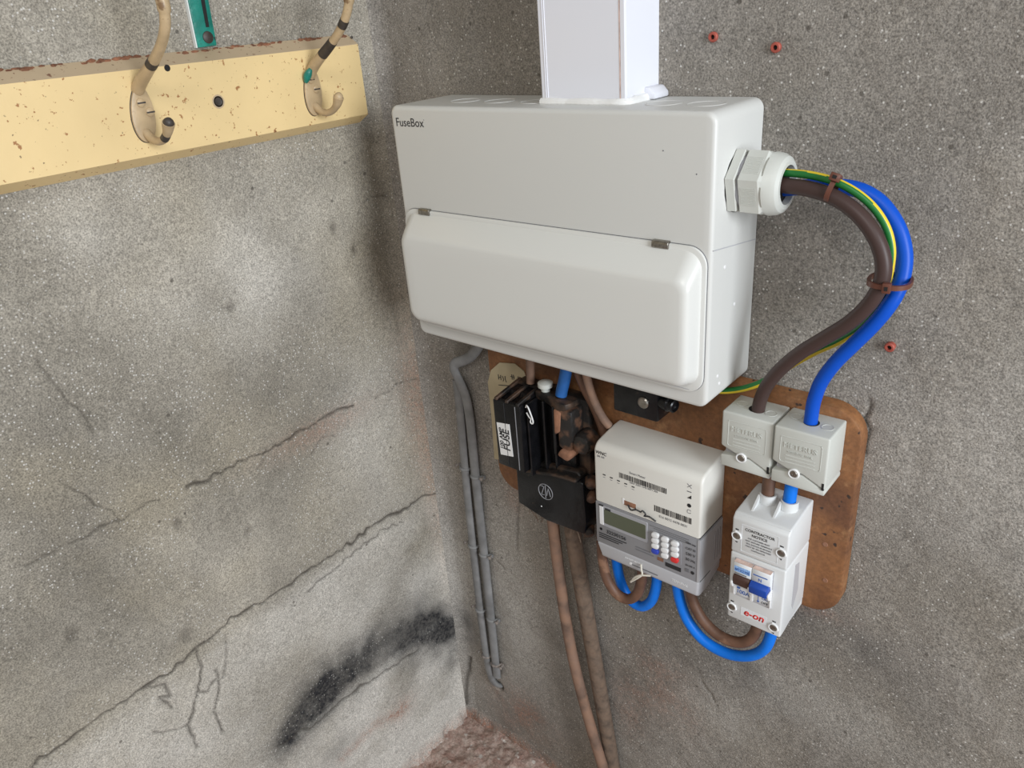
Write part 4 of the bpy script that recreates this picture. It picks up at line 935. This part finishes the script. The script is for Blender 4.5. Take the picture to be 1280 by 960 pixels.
# ------------------------------------------------------------------ clipped grey cables in the corner
cable('twin_cable', 'grey cable clipped to the wall, nearer the corner', [(.0955, -.008, .7980), (.0968, -.009, .7850), (.0972, -.009, .7775), (.0955, -.009, .7038), (.0898, -.009, .6087), (.0895, -.009, .5262), (.0873, -.009, .4201), (.0866, -.009, .3073), (.0876, -.009, .1975), (.0925, -.008, .1523), (.0990, -.005, .1350), (.1030, .006, .1275)], .0084, 'grey_cable', group='grey cables in the corner', flat=.62, flat_dir=(0, 1, 0))
cable('twin_cable', 'grey cable curving out from under the box, farther from the corner', [(.190, -.030, .905), (.1740, -.022, .890), (.1560, -.015, .868), (.1380, -.013, .8480), (.1180, -.015, .8370), (.1020, -.017, .8340), (.1000, -.019, .8240), (.1090, -.015, .8050), (.1165, -.009, .7750), (.1172, -.009, .7400), (.1158, -.009, .6799), (.1143, -.009, .6016), (.1143, -.009, .5027), (.1140, -.009, .3874), (.1135, -.009, .2829), (.1112, -.009, .2118), (.1110, -.008, .1680)], .0084, 'grey_cable', group='grey cables in the corner', flat=.62, flat_dir=(0, 1, 0))
def clip(label, x, z, side):
    K = thing('cable_clip', label, 'cable clip', (x, -.004, z), 'cable clips on the grey cables')
    pts = [(x - .0095, -.002, z), (x - .0090, -.0120, z), (x - .0040, -.0152, z), (x + .0040, -.0152, z), (x + .0090, -.0120, z), (x + .0095, -.002, z)]
    obj('saddle', tube(pts, .0026, 8, .003, flat=1), 'clip_dirty' if z < .3 else 'grey_cable', K)
    sx = x + side * .0135
    obj('nail', lathe([(0, .0014), (.012, .0014), (.0122, .0030), (.0135, .0030), (.0140, .0004)], (sx, -.001, z + .001), (side * .25, -1, .1), 10), 'clip_dirty', K)
    obj('nail_lug', box(min(x + side * .008, sx + side * .003), max(x + side * .008, sx + side * .003), -.0015, -.0070, z - .003, z + .003, .001, 1), 'grey_cable' if z > .3 else 'clip_dirty', K)
ord_ = ('topmost', 'second', 'third', 'lowest')
for k, (xa, xb, z) in enumerate(((.0912, .1148, .6290), (.0883, .1142, .4665), (.0868, .1138, .3185), (.0876, .1112, .2055))):
    clip('%s cable clip down the grey cable nearer the corner' % ord_[k].capitalize(), xa, z + .004, -1)
    clip('%s cable clip down the grey cable farther from the corner' % ord_[k].capitalize(), xb, z - .004, 1)

# ------------------------------------------------------------------ wall plugs
for label, x, z in (('red wall plug in the back wall, left of the upper pair', .5146, 1.2799), ('red wall plug in the back wall, right of the upper pair', .5797, 1.2684), ('lone red wall plug in the back wall beside the blue cable', .7182, .9878)):
    K = thing('wall_plug', label, 'wall plug', (x, 0, z), 'red wall plugs')
    obj('collar', lathe([(-.003, .0046), (.0035, .0050), (.0045, .0040), (.0045, .0024), (.0010, .0022), (.0010, .0002)], (x, 0, z), (0, -1, 0), 14), 'plug', K)
    obj('hole', lathe([(.0008, .0023), (.0016, .0022)], (x, 0, z), (0, -1, 0), 10), 'dark', K)
